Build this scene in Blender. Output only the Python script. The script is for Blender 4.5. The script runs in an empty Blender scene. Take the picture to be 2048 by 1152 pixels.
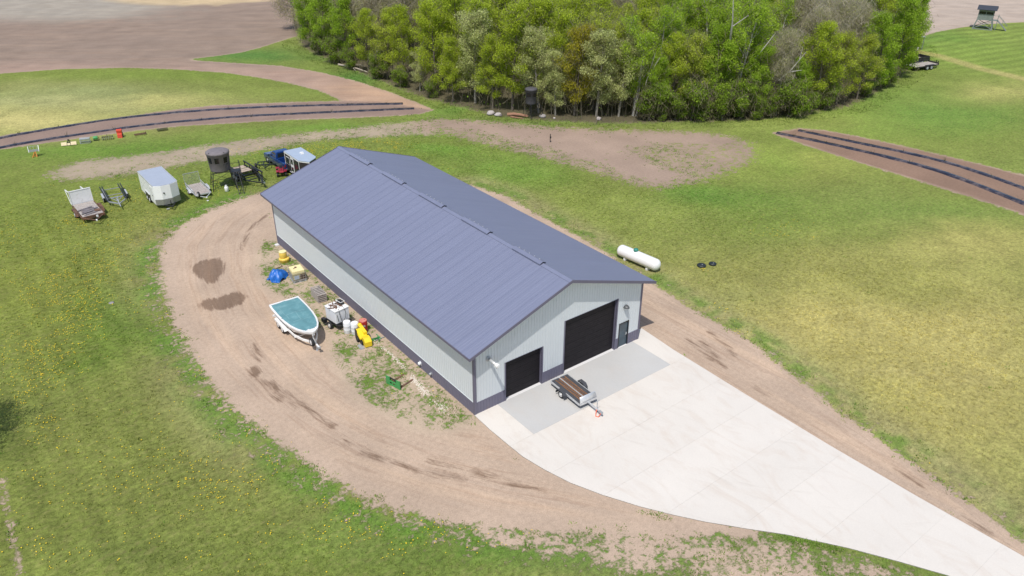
import bpy, math, random
import numpy as np
from mathutils import Vector, Matrix, Quaternion

SC = bpy.context.scene
COL = SC.collection
rad = math.radians

# ------------------------------------------------------------------ camera
CAM = np.array([-21.982, -32.512, 31.228]); YAW, PITCH, ROLL, FPX = rad(37.514), rad(-29.145), rad(0.094), 1536.1
fw = np.array([math.sin(YAW)*math.cos(PITCH), math.cos(YAW)*math.cos(PITCH), math.sin(PITCH)])
r0 = np.array([math.cos(YAW), -math.sin(YAW), 0.0]); u0 = np.cross(r0, fw)
rt = r0*math.cos(ROLL)+u0*math.sin(ROLL); up = -r0*math.sin(ROLL)+u0*math.cos(ROLL)
cd = bpy.data.cameras.new('camera'); cam = bpy.data.objects.new('camera', cd); COL.objects.link(cam)
cd.sensor_width = 36.0; cd.lens = 36.0*FPX/2048.0; cd.clip_start = 0.5; cd.clip_end = 6000
M = Matrix(((rt[0], up[0], -fw[0], CAM[0]), (rt[1], up[1], -fw[1], CAM[1]), (rt[2], up[2], -fw[2], CAM[2]), (0, 0, 0, 1)))
cam.matrix_world = M
SC.camera = cam

# ------------------------------------------------------------------ light
SUNV = Vector((-0.37, -0.28, 0.887)).normalized()          # towards the sun
world = bpy.data.worlds.new('World'); SC.world = world; world.use_nodes = True
wn = world.node_tree.nodes; wl = world.node_tree.links; wn.clear()
wo = wn.new('ShaderNodeOutputWorld'); wb = wn.new('ShaderNodeBackground'); ws = wn.new('ShaderNodeTexSky')
ws.sky_type = 'NISHITA'; ws.sun_disc = False
ws.sun_elevation = math.asin(SUNV.z); ws.sun_rotation = math.atan2(SUNV.x, SUNV.y)
ws.air_density = 1.0; ws.dust_density = 1.5; ws.ozone_density = 1.0
wb.inputs['Strength'].default_value = 0.14
wl.new(ws.outputs[0], wb.inputs[0]); wl.new(wb.outputs[0], wo.inputs[0])
sd = bpy.data.lights.new('sun', 'SUN'); sd.energy = 3.7; sd.angle = rad(0.53); sd.color = (1.0, 0.955, 0.89)
so = bpy.data.objects.new('sun', sd); COL.objects.link(so); so.location = (-40, -30, 90)
so.rotation_euler = (-SUNV).to_track_quat('-Z', 'Y').to_euler()
SC.view_settings.view_transform = 'Standard'; SC.view_settings.look = 'None'
SC.view_settings.exposure = 0.0; SC.view_settings.gamma = 1.0
try: SC.view_settings.use_curve_mapping = False
except Exception: pass
SC.cycles.max_bounces = 6; SC.cycles.transparent_max_bounces = 6
SC.cycles.use_denoising = True

# ------------------------------------------------------------------ pixel <-> ground
def ray(u, v): return fw + rt*((u-1024)/FPX) - up*((v-576)/FPX)
def gp(u, v, z=0.0):
    d = ray(u, v); t = (z-CAM[2])/d[2]; return CAM + d*t
def proj(P):
    d = np.asarray(P, float)-CAM; z = d@fw; z = np.where(z < 0.5, 0.5, z)
    return 1024+FPX*(d@rt)/z, 576-FPX*(d@up)/z
def gpoly(pts): return np.array([gp(u, v)[:2] for u, v in pts])

# ------------------------------------------------------------------ object helpers
def link(o, parent=None):
    COL.objects.link(o)
    if parent is not None: o.parent = parent
    return o
def tag(o, label=None, cat=None, group=None, kind=None):
    if label: o['label'] = label
    if cat: o['category'] = cat
    if group: o['group'] = group
    if kind: o['kind'] = kind
    return o
def thing(name, label, cat, loc=(0, 0, 0), rz=0.0, group=None):
    o = bpy.data.objects.new(name, None); o.empty_display_size = 0.3
    o.location = loc; o.rotation_euler = (0, 0, rz)
    link(o); return tag(o, label, cat, group)
def meshobj(name, V, F, mats, parent=None, smooth=False, fm=None, cols=None):
    me = bpy.data.meshes.new(name)
    me.from_pydata([tuple(v) for v in V], [], [tuple(f) for f in F])
    if not isinstance(mats, (list, tuple)): mats = [mats]
    for m in mats: me.materials.append(m)
    if fm is not None: me.polygons.foreach_set('material_index', fm)
    if smooth: me.polygons.foreach_set('use_smooth', [True]*len(me.polygons))
    me.update()
    return link(bpy.data.objects.new(name, me), parent)
def fastmesh(name, V, quads, mat, attrs=None, nside=4):
    V = np.asarray(V, np.float32); Q = np.asarray(quads, np.int32)
    me = bpy.data.meshes.new(name)
    me.vertices.add(len(V)); me.vertices.foreach_set('co', V.ravel())
    n = len(Q); me.loops.add(n*nside); me.loops.foreach_set('vertex_index', Q.ravel())
    me.polygons.add(n); me.polygons.foreach_set('loop_start', np.arange(0, n*nside, nside, dtype=np.int32))
    try: me.polygons.foreach_set('loop_total', np.full(n, nside, np.int32))
    except Exception: pass
    for k, (typ, arr) in (attrs or {}).items():
        a = me.attributes.new(k, typ, 'POINT')
        if typ == 'FLOAT': a.data.foreach_set('value', np.asarray(arr, np.float32).ravel())
        elif typ == 'FLOAT_VECTOR': a.data.foreach_set('vector', np.asarray(arr, np.float32).ravel())
        else: a.data.foreach_set('color', np.asarray(arr, np.float32).ravel())
    me.materials.append(mat)
    me.update(calc_edges=True); me.validate()
    return me
def copy_tree(o, parent=None):
    c = o.copy(); COL.objects.link(c)
    if parent is not None: c.parent = parent
    for ch in list(o.children): copy_tree(ch, c)
    return c

class MB:
    """collects simple solids, links them as one mesh object"""
    def __init__(s): s.V = []; s.F = []; s.fm = []; s.m = 0; s.sm = []; s.smooth = False
    def add(s, V, F):
        b = len(s.V); s.V += [tuple(map(float, v)) for v in V]
        for f in F: s.F.append([b+i for i in f]); s.fm.append(s.m); s.sm.append(s.smooth)
        return s
    def box(s, c, d, rot=None):
        x, y, z = d[0]/2, d[1]/2, d[2]/2
        P = [(-x, -y, -z), (x, -y, -z), (x, y, -z), (-x, y, -z), (-x, -y, z), (x, -y, z), (x, y, z), (-x, y, z)]
        if rot is not None: P = [rot @ Vector(p) for p in P]
        P = [(p[0]+c[0], p[1]+c[1], p[2]+c[2]) for p in P]
        return s.add(P, [(3, 2, 1, 0), (4, 5, 6, 7), (0, 1, 5, 4), (1, 2, 6, 5), (2, 3, 7, 6), (3, 0, 4, 7)])
    def bx(s, x0, x1, y0, y1, z0, z1): return s.box(((x0+x1)/2, (y0+y1)/2, (z0+z1)/2), (x1-x0, y1-y0, z1-z0))
    def bar(s, a, b, w, h=None):
        a = Vector(a); b = Vector(b); d = b-a; L = d.length
        if L < 1e-6: return s
        q = d.to_track_quat('Y', 'Z').to_matrix()
        return s.box((a+b)/2, (w, L, h or w), q)
    def rings(s, R, cap0=True, cap1=True):
        n = len(R[0]); b = len(s.V)
        for r in R: s.V += [tuple(map(float, v)) for v in r]
        def f(ix): s.F.append(ix); s.fm.append(s.m); s.sm.append(s.smooth)
        for k in range(len(R)-1):
            for i in range(n):
                j = (i+1) % n; f([b+k*n+i, b+k*n+j, b+(k+1)*n+j, b+(k+1)*n+i])
        sm = s.smooth; s.smooth = False
        if cap0: f([b+i for i in range(n)][::-1])
        if cap1: f([b+(len(R)-1)*n+i for i in range(n)])
        s.smooth = sm
        return s
    def tube(s, pts, r, n=6, taper=None):
        pts = [Vector(p) for p in pts]; R = []
        for i, p in enumerate(pts):
            d = (pts[min(i+1, len(pts)-1)]-pts[max(i-1, 0)])
            q = d.to_track_quat('Z', 'Y').to_matrix()
            rr = r if taper is None else r*(1+(taper-1)*i/(len(pts)-1))
            R.append([p+q @ Vector((rr*math.cos(2*math.pi*k/n), rr*math.sin(2*math.pi*k/n), 0)) for k in range(n)])
        return s.rings(R)
    def cyl(s, a, b, r0, r1=None, n=16):
        return s.tube([a, b], r0, n, (r1/r0 if r1 is not None else 1))
    def lathe(s, prof, o=(0, 0, 0), axis='Z', n=20, caps=True):
        R = []
        for r, h in prof:
            ring = []
            for k in range(n):
                c, t = r*math.cos(2*math.pi*k/n), r*math.sin(2*math.pi*k/n)
                p = {'Z': (c, t, h), 'X': (h, c, t), 'Y': (t, h, c)}[axis]
                ring.append((p[0]+o[0], p[1]+o[1], p[2]+o[2]))
            R.append(ring)
        return s.rings(R, caps, caps)
    def prism(s, poly, a0, a1, axis='Z'):
        def P(p, a): return {'Z': (p[0], p[1], a), 'X': (a, p[0], p[1]), 'Y': (p[0], a, p[1])}[axis]
        return s.rings([[P(p, a0) for p in poly], [P(p, a1) for p in poly]])
    def quad(s, a, b, c, d): return s.add([a, b, c, d], [(0, 1, 2, 3)])
    def poly(s, pts): return s.add(pts, [tuple(range(len(pts)))])
    def build(s, name, mats, parent=None, bevel=0.0, label=None):
        me = bpy.data.meshes.new(name); me.from_pydata(s.V, [], s.F)
        if not isinstance(mats, (list, tuple)): mats = [mats]
        for m in mats: me.materials.append(m)
        me.polygons.foreach_set('material_index', s.fm); me.polygons.foreach_set('use_smooth', s.sm)
        me.update()
        o = link(bpy.data.objects.new(name, me), parent)
        if bevel > 0:
            md = o.modifiers.new('bevel', 'BEVEL'); md.width = bevel; md.segments = 2; md.limit_method = 'ANGLE'; md.angle_limit = rad(40)
        if label: o['label'] = label
        return o

# ------------------------------------------------------------------ materials
class NT:
    def __init__(s, name):
        s.mat = bpy.data.materials.new(name); s.mat.use_nodes = True
        s.t = s.mat.node_tree; s.t.nodes.clear()
        s.out = s.t.nodes.new('ShaderNodeOutputMaterial'); s.bsdf = s.t.nodes.new('ShaderNodeBsdfPrincipled')
        s.t.links.new(s.bsdf.outputs[0], s.out.inputs[0])
    def n(s, t): return s.t.nodes.new(t)
    def set(s, sock, v):
        if hasattr(v, 'links') or isinstance(v, bpy.types.NodeSocket): s.t.links.new(v, sock)
        else:
            if isinstance(v, (tuple, list)) and len(v) == 3 and sock.type == 'RGBA': v = (*v, 1)
            sock.default_value = v
    def math(s, op, a, b=0.0, c=0.0, clamp=False):
        m = s.n('ShaderNodeMath'); m.operation = op; m.use_clamp = clamp
        s.set(m.inputs[0], a); s.set(m.inputs[1], b); s.set(m.inputs[2], c); return m.outputs[0]
    def mix(s, f, a, b, mode='MIX'):
        m = s.n('ShaderNodeMix'); m.data_type = 'RGBA'; m.blend_type = mode
        s.set(m.inputs[0], f); s.set(m.inputs[6], a); s.set(m.inputs[7], b); return m.outputs[2]
    def noise(s, vec, scale, detail=4.0, rough=0.55, dist=0.0):
        m = s.n('ShaderNodeTexNoise'); s.set(m.inputs['Vector'], vec); m.inputs['Scale'].default_value = scale
        m.inputs['Detail'].default_value = detail; m.inputs['Roughness'].default_value = rough
        m.inputs['Distortion'].default_value = dist; return m.outputs['Fac']
    def attr(s, name): m = s.n('ShaderNodeAttribute'); m.attribute_name = name; return m
    def obj(s): return s.n('ShaderNodeTexCoord').outputs['Object']
    def vmul(s, v, k):
        m = s.n('ShaderNodeVectorMath'); m.operation = 'MULTIPLY'; s.set(m.inputs[0], v); m.inputs[1].default_value = k; return m.outputs[0]
    def remap(s, v, a, b, c=0.0, d=1.0):
        m = s.n('ShaderNodeMapRange'); m.clamp = True; s.set(m.inputs[0], v)
        m.inputs[1].default_value = a; m.inputs[2].default_value = b; m.inputs[3].default_value = c; m.inputs[4].default_value = d; return m.outputs[0]
    def bump(s, h, strength, dist):
        m = s.n('ShaderNodeBump'); s.set(m.inputs['Height'], h); m.inputs['Strength'].default_value = strength
        m.inputs['Distance'].default_value = dist; s.t.links.new(m.outputs[0], s.bsdf.inputs['Normal'])
    def scale_col(s, col, f):
        m = s.n('ShaderNodeVectorMath'); m.operation = 'SCALE'; s.set(m.inputs[0], col); s.set(m.inputs[3], f); return m.outputs[0]

def mat(name, col, rough=0.5, metal=0.0, var=0.12, scale=4.0, dirt=None, dirt_amt=0.3, dirt_scale=1.6, bump=0.0, bscale=30, stretch=None, spec=None, coat=0.0):
    k = NT(name); v = k.obj()
    if stretch: v = k.vmul(v, stretch)
    f = k.noise(v, scale, 5, 0.6)
    c = k.scale_col(tuple(col), k.remap(f, 0.25, 0.75, 1-var, 1+var))
    if dirt is not None:
        d = k.noise(v, dirt_scale, 6, 0.68)
        c = k.mix(k.remap(d, 0.62-dirt_amt*0.5, 0.80-dirt_amt*0.4, 0, 0.85), c, tuple(dirt))
    k.set(k.bsdf.inputs['Base Color'], c)
    k.set(k.bsdf.inputs['Roughness'], k.remap(k.noise(v, scale*2.3, 3), 0.3, 0.7, max(rough-0.07, 0.05), min(rough+0.07, 1)))
    k.bsdf.inputs['Metallic'].default_value = metal
    if spec is not None: k.bsdf.inputs['Specular IOR Level'].default_value = spec
    if coat: k.bsdf.inputs['Coat Weight'].default_value = coat
    if bump: k.bump(k.noise(v, bscale, 4), bump, 0.02)
    return k.mat

def roof_mat():
    k = NT('roof_steel'); v = k.obj(); rnd = k.n('ShaderNodeObjectInfo').outputs['Random']
    add = k.n('ShaderNodeVectorMath'); add.operation = 'ADD'; k.set(add.inputs[0], v); cx = k.n('ShaderNodeCombineXYZ'); k.set(cx.inputs[0], k.math('MULTIPLY', rnd, 60.0)); k.set(cx.inputs[1], k.math('MULTIPLY', rnd, 37.0)); k.set(add.inputs[1], cx.outputs[0])
    p = add.outputs[0]; streak = k.noise(k.vmul(p, (.22, 2.6, 1)), 1.0, 5, .6); big = k.noise(p, .35, 3)
    c = k.scale_col((0.182, 0.199, 0.284), k.remap(rnd, 0, 1, .982, 1.018)); c = k.scale_col(c, k.remap(streak, .3, .7, .965, 1.03)); c = k.scale_col(c, k.remap(big, .3, .7, .98, 1.02))
    k.set(k.bsdf.inputs['Base Color'], c); k.set(k.bsdf.inputs['Roughness'], k.remap(streak, .3, .7, .38, .48)); k.bsdf.inputs['Specular IOR Level'].default_value = .45
    k.bump(k.noise(k.vmul(p, (.8, 1.6, 1)), 1.2, 2), .06, .02)
    return k.mat
m_roof = roof_mat()
m_trim = mat('slate_trim', (0.130, 0.124, 0.175), 0.45, 0.0, 0.05, 1.0)
m_wains = mat('slate_wainscot', (0.148, 0.142, 0.196), 0.5, 0.0, 0.05, 1.0, dirt=(.22, .18, .16), dirt_amt=0.05)
m_wall = mat('light_grey_steel', (0.610, 0.648, 0.665), 0.45, 0.0, 0.04, 0.6, spec=0.4)
m_soffit = mat('soffit_white', (0.6, 0.62, 0.62), 0.6)
m_door = mat('door_charcoal', (0.013, 0.011, 0.014), 0.55, 0.0, 0.15, 2.0, spec=0.25)
m_doorframe = mat('door_black', (0.012, 0.013, 0.018), 0.4)
m_mandoor = mat('man_door_teal', (0.035, 0.066, 0.09), 0.35, 0.0, 0.35, 1.8, coat=0.3)
m_chrome = mat('galvanised', (0.55, 0.57, 0.59), 0.32, 0.85, 0.15, 6)
m_galv = mat('galvanised_dull', (0.42, 0.44, 0.46), 0.5, 0.35, 0.2, 5, dirt=(.25, .22, .19), dirt_amt=0.1)
m_alu = mat('aluminium', (0.62, 0.63, 0.64), 0.38, 0.4, 0.1, 5)
m_white = mat('white_paint', (0.78, 0.78, 0.77), 0.38, 0.0, 0.05, 2.0, dirt=(.5, .47, .42), dirt_amt=0.05)
m_trailerwhite = mat('trailer_white', (0.86, 0.865, 0.86), 0.3, 0.0, 0.03, 1.0)
m_fixture = mat('fixture_grey', (0.10, 0.105, 0.11), 0.45, 0.2, 0.1, 5)
m_whitegloss = mat('white_gelcoat', (0.78, 0.785, 0.78), 0.2, 0.0, 0.03, 2.0)
m_plastic_white = mat('white_plastic', (0.74, 0.76, 0.78), 0.35, 0.0, 0.05, 3.0)
m_black = mat('black_steel', (0.018, 0.019, 0.022), 0.45, 0.0, 0.3, 6, dirt=(.08, .065, .05), dirt_amt=0.2)
m_rubber = mat('tyre_rubber', (0.018, 0.018, 0.019), 0.75, 0.0, 0.3, 8, dirt=(.12, .1, .08), dirt_amt=0.15)
m_rim = mat('rim_white', (0.62, 0.62, 0.62), 0.35, 0.2, 0.1, 6)
m_rust = mat('rusty_steel', (0.17, 0.085, 0.05), 0.8, 0.0, 0.45, 9, dirt=(.07, .045, .035), dirt_amt=0.4)
m_wood_grey = mat('weathered_wood', (0.40, 0.36, 0.33), 0.85, 0.0, 0.35, 5, dirt=(.16, .13, .12), dirt_amt=0.25, stretch=(1, 6, 6))
m_wood_dark = mat('weathered_plank', (0.22, 0.20, 0.21), 0.85, 0.0, 0.35, 5, dirt=(.1, .07, .06), dirt_amt=0.3, stretch=(1, 8, 8))
m_ply = mat('plywood', (0.42, 0.34, 0.27), 0.8, 0.0, 0.3, 4, dirt=(.2, .15, .12), dirt_amt=0.2)
m_teal = mat('teal_canvas', (0.110, 0.260, 0.290), 0.75, 0.0, 0.12, 1.6, dirt=(.20, .36, .38), dirt_amt=0.2, bump=0.25, bscale=8)
m_seam = mat('canvas_seam', (0.17, 0.33, 0.36), 0.75)
m_yellow = mat('yellow_paint', (0.80, 0.58, 0.02), 0.4, 0.0, 0.08, 4, dirt=(.45, .3, .04), dirt_amt=0.1)
m_yellow_pl = mat('yellow_plastic', (0.80, 0.56, 0.10), 0.45, 0.0, 0.1, 4)
m_red = mat('red_plastic', (0.33, 0.020, 0.018), 0.38, 0.0, 0.12, 4)
m_redlid = mat('faded_red_lid', (0.55, 0.20, 0.16), 0.5, 0.0, 0.12, 5)
m_redpaint = mat('red_paint', (0.58, 0.07, 0.035), 0.5, 0.0, 0.2, 5)
m_blue_tarp = mat('blue_tarp', (0.012, 0.125, 0.47), 0.42, 0.0, 0.25, 3, bump=0.4, bscale=7)
m_cream = mat('cream_plastic', (0.74, 0.66, 0.36), 0.5, 0.0, 0.1, 3, dirt=(.6, .5, .28), dirt_amt=0.15)
m_creampaint = mat('cream_paint', (0.70, 0.58, 0.36), 0.5, 0.0, 0.12, 4, dirt=(.4, .28, .16), dirt_amt=0.15)
m_green = mat('implement_green', (0.06, 0.30, 0.09), 0.45, 0.0, 0.15, 4, dirt=(.12, .18, .09), dirt_amt=0.12)
m_orange = mat('orange_paint', (0.55, 0.23, 0.04), 0.6, 0.0, 0.2, 5)
m_orangered = mat('orange_chain', (0.8, 0.12, 0.04), 0.5)
m_blind = mat('blind_shell', (0.185, 0.165, 0.172), 0.75, 0.0, 0.15, 2.5)
m_blind_dark = mat('blind_shell_dark', (0.05, 0.048, 0.055), 0.75, 0.0, 0.15, 2.5)
m_blind_black = mat('blind_shell_black', (0.075, 0.072, 0.082), 0.75, 0.0, 0.15, 2.5)
m_hole = mat('window_black', (0.008, 0.008, 0.010), 0.25)
m_truckblue = mat('truck_blue', (0.012, 0.048, 0.19), 0.25, 0.1, 0.08, 2, coat=0.5)
m_trucksilver = mat('truck_slate', (0.10, 0.12, 0.165), 0.3, 0.3, 0.08, 2, coat=0.4)
m_glass = mat('dark_glass', (0.02, 0.026, 0.03), 0.08, 0.0, 0.1, 2, spec=0.8)
m_paleroof = mat('pale_blue_roof', (0.36, 0.43, 0.53), 0.4, 0.0, 0.05, 1.5)
m_paleroof_tr = mat('trailer_roof', (0.40, 0.44, 0.52), 0.35, 0.1, 0.06, 1.0)
m_fish = mat('dark_siding', (0.028, 0.024, 0.026), 0.5, 0.0, 0.2, 2)
m_tread = mat('tread_plate', (0.33, 0.33, 0.33), 0.4, 0.5, 0.25, 14)
m_teal_lid = mat('green_dome', (0.03, 0.22, 0.17), 0.4)
m_lid = mat('dark_lid', (0.018, 0.024, 0.026), 0.5, 0.0, 0.2, 6)
m_mat_dark = mat('deck_mat', (0.055, 0.058, 0.066), 0.8, 0.0, 0.2, 6)
m_brownstrip = mat('rusty_traction', (0.24, 0.115, 0.05), 0.8, 0.0, 0.4, 9, dirt=(.1, .06, .04), dirt_amt=0.25)
m_greystand = mat('grey_stand_wood', (0.21, 0.24, 0.23), 0.8, 0.0, 0.2, 4)
m_darkroof = mat('dark_shingle', (0.035, 0.042, 0.058), 0.7, 0.0, 0.2, 4)
m_ladderred = mat('atv_red', (0.32, 0.02, 0.04), 0.35)
m_bark = mat('bark_grey', (0.16, 0.135, 0.11), 0.9, 0.0, 0.35, 3, stretch=(4, 4, 0.7), bump=0.4, bscale=12)
m_bark_pale = mat('bark_pale_grey', (0.27, 0.25, 0.21), 0.85, 0.0, 0.25, 3, dirt=(.12, .1, .09), dirt_amt=0.2)
m_bark_white = mat('bark_pale', (0.46, 0.44, 0.40), 0.8, 0.0, 0.2, 3, dirt=(.12, .1, .09), dirt_amt=0.2, dirt_scale=2.5)
m_deadwood = mat('dead_wood', (0.42, 0.36, 0.30), 0.85, 0.0, 0.2, 4)
m_redlog = mat('red_wood', (0.30, 0.16, 0.10), 0.9, 0.0, 0.3, 5)
m_rock = mat('pale_boulder', (0.44, 0.40, 0.38), 0.85, 0.0, 0.25, 3, dirt=(.3, .25, .22), dirt_amt=0.25, bump=0.5, bscale=6)
m_rockgrey = mat('grey_stone', (0.28, 0.26, 0.25), 0.9, 0.0, 0.25, 4, bump=0.5, bscale=6)
m_film = mat('plastic_mulch', (0.022, 0.023, 0.038), 0.30, 0.0, 0.4, 1.3, dirt=(.16, .125, .12), dirt_amt=0.30, dirt_scale=0.9, bump=0.6, bscale=3)

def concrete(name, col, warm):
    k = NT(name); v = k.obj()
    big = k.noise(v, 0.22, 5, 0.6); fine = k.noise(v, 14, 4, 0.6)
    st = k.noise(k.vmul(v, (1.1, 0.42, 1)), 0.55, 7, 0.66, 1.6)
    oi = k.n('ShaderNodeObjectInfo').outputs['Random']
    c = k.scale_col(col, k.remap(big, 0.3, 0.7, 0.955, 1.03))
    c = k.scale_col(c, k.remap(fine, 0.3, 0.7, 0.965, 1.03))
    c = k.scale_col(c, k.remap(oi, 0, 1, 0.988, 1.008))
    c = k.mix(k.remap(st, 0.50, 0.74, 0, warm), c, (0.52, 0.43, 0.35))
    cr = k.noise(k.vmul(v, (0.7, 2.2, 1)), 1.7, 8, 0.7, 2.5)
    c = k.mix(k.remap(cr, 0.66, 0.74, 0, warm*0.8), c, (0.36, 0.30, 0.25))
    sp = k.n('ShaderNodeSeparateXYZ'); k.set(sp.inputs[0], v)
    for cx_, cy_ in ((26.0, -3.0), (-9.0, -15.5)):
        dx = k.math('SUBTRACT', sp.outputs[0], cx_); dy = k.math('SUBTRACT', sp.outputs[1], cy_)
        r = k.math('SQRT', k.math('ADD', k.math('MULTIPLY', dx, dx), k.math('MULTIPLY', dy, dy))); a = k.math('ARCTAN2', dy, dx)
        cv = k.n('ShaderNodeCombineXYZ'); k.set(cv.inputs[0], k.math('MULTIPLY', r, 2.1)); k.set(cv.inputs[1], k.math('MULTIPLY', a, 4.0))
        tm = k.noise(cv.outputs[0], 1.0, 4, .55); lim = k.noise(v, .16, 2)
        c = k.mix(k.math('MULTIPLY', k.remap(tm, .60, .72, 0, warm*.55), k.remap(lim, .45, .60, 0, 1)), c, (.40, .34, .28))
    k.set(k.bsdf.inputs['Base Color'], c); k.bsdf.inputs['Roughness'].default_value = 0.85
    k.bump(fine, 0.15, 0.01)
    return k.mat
m_conc = concrete('concrete_white', (0.640, 0.598, 0.540), 0.46)
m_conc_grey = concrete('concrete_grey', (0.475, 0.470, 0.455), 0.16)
m_sill = concrete('concrete_sill', (0.66, 0.65, 0.64), 0.05)

def leaf_mat(name, trans=0.35):
    k = NT(name); a = k.attr('lc')
    k.set(k.bsdf.inputs['Base Color'], a.outputs['Color']); k.bsdf.inputs['Roughness'].default_value = 0.6
    k.bsdf.inputs['Specular IOR Level'].default_value = 0.25
    tr = k.n('ShaderNodeBsdfTranslucent'); k.t.links.new(a.outputs['Color'], tr.inputs[0])
    mx = k.n('ShaderNodeMixShader'); mx.inputs[0].default_value = trans
    k.t.links.new(k.bsdf.outputs[0], mx.inputs[1]); k.t.links.new(tr.outputs[0], mx.inputs[2]); k.t.links.new(mx.outputs[0], k.out.inputs[0])
    return k.mat
m_leaf = leaf_mat('leaves', 0.54); m_blade = leaf_mat('grass_blades', 0.25)
# ================================================================== GROUND
P_drive = [(521, 390), (480, 403), (430, 422), (380, 445), (345, 475), (330, 500), (333, 540), (343, 590), (358, 640), (382, 680), (410, 722), (440, 765), (475, 803), (510, 833), (560, 872), (610, 905), (660, 940), (720, 975), (790, 1003), (860, 1026), (930, 1040), (1010, 1048), (1100, 1052), (1200, 1055), (1270, 1062), (1330, 1066), (1420, 1058), (1500, 1064), (1283, 1010), (1140, 960), (1046, 910), (977, 850), (948, 826), (556, 480), (545, 400)]
P_patchy = [(556, 480), (525, 482), (508, 520), (522, 570), (575, 605), (640, 665), (665, 720), (700, 790), (760, 830), (830, 862), (900, 866), (958, 850), (948, 826)]
P_path = [(940, 372), (1010, 395), (1060, 425), (1180, 490), (1304, 572), (1343, 598), (1376, 619), (1411, 640), (1464, 668), (1514, 696), (1552, 733), (1590, 761), (1627, 786), (1678, 834), (1730, 866), (1800, 919), (1904, 990), (1987, 1052), (2048, 1097), (2200, 1210), (2200, 1240), (2048, 1120), (1945, 1060), (1655, 894), (1345, 704), (1270, 655), (1200, 600)]
P_plough = [(-400, -60), (595, -60), (593, 72), (560, 82), (520, 95), (480, 105), (430, 112), (380, 118), (385, 121), (480, 127), (560, 132), (640, 145), (720, 165), (780, 185), (830, 205), (866, 220), (690, 203), (640, 181), (580, 166), (520, 155), (450, 145), (350, 138), (250, 135), (120, 138), (0, 147), (-400, 190)]
P_bedL = [(-300, 330), (0, 272), (80, 260), (150, 250), (240, 235), (330, 222), (420, 212), (500, 208), (600, 204), (690, 202), (760, 204), (866, 220), (840, 228), (780, 232), (680, 236), (560, 240), (450, 247), (360, 252), (280, 260), (200, 270), (130, 280), (60, 290), (0, 299), (-300, 360)]
P_bedR = [(1545, 266), (1600, 257), (1650, 261), (1720, 274), (1800, 291), (1900, 314), (1980, 334), (2048, 351), (2300, 425), (2300, 520), (2048, 429), (1980, 406), (1900, 381), (1820, 356), (1740, 331), (1660, 306), (1600, 286)]
P_trail = [(100, 338), (160, 319), (250, 310), (330, 300), (420, 286), (500, 276), (580, 266), (680, 256), (760, 246), (850, 238), (900, 250), (880, 275), (830, 272), (760, 277), (650, 282), (560, 297), (480, 313), (400, 326), (300, 346), (220, 358), (160, 362), (110, 365), (80, 352)]
P_bare = [(820, 240), (850, 236), (930, 238), (1000, 243), (1100, 252), (1200, 257), (1300, 260), (1400, 263), (1470, 275), (1510, 290), (1522, 302), (1518, 318), (1500, 332), (1460, 350), (1400, 370), (1330, 382), (1270, 376), (1200, 355), (1100, 325), (1000, 300), (950, 288), (880, 270), (830, 258)]
P_bare_core = [(860, 238), (930, 240), (1000, 245), (1100, 254), (1200, 259), (1300, 262), (1400, 265), (1460, 274), (1500, 288), (1440, 294), (1340, 290), (1280, 300), (1330, 330), (1400, 350), (1340, 372), (1280, 368), (1200, 340), (1080, 300), (960, 272), (880, 258)]
P_stubble = [(1790, -60), (1805, 66), (1839, 75), (1870, 64), (1920, 55), (1970, 48), (2048, 44), (2400, 20), (2400, -80)]
P_meadow = [(-400, 192), (0, 147), (120, 138), (250, 135), (350, 138), (450, 145), (520, 155), (580, 166), (640, 181), (690, 202), (600, 204), (500, 208), (420, 212), (330, 222), (240, 235), (150, 250), (80, 260), (0, 272), (-300, 330)]
P_wood = [(592, 60), (600, 93), (640, 112), (700, 138), (760, 162), (850, 197), (950, 222), (1000, 234), (1100, 243), (1200, 247), (1300, 246), (1400, 243), (1500, 241), (1600, 230), (1700, 213), (1760, 183), (1820, 138), (1838, 105), (1825, 60), (1800, -60), (590, -60)]
P_low = [(880, 1045), (1010, 1050), (1200, 1056), (1290, 1020), (1400, 1046), (1573, 1073), (1697, 1100), (1900, 1156), (2000, 1200), (1700, 1230), (1400, 1190), (1150, 1130), (980, 1100)]
POLY = {k: gpoly(v) for k, v in dict(drive=P_drive, patchy=P_patchy, path=P_path, plough=P_plough, bedL=P_bedL, bedR=P_bedR, trail=P_trail, bare=P_bare, core=P_bare_core, stubble=P_stubble, meadow=P_meadow, wood=P_wood, low=P_low).items()}
PUD = [gpoly(p) for p in (
    [(382, 535), (395, 524), (408, 519), (435, 516), (449, 526), (452, 536), (442, 552), (427, 568), (408, 564), (392, 550)],
    [(399, 609), (411, 597), (432, 597), (453, 588), (474, 583), (493, 592), (487, 606), (470, 613), (447, 620), (421, 621), (404, 618)],
    [(497, 735), (514, 732), (527, 743), (515, 756), (500, 751)])]
WETL = [gpoly(p) for p in (
    [(540, 765), (575, 790), (600, 812)], [(690, 885), (740, 905), (800, 930), (835, 940)], [(720, 905), (790, 925), (860, 945), (930, 958)],
    [(860, 922), (900, 932), (950, 940)], [(1400, 685), (1430, 712), (1450, 735)], [(1376, 680), (1405, 700), (1425, 720)], [(1515, 775), (1535, 790)], [(1420, 665), (1450, 690), (1470, 712)],
    [(1790, 935), (1840, 968)], [(1930, 1030), (1975, 1065)], [(505, 690), (520, 720)], [(600, 805), (640, 835), (665, 852)], [(950, 945), (1020, 965), (1090, 980)], [(520, 760), (560, 800)], [(480, 500), (500, 460), (530, 430)])]
CENTER = gpoly([(560, 372), (500, 400), (435, 440), (395, 490), (395, 560), (425, 640), (475, 715), (545, 790), (630, 850), (730, 905), (850, 948), (1000, 985), (1150, 1015), (1290, 1045)])

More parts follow.
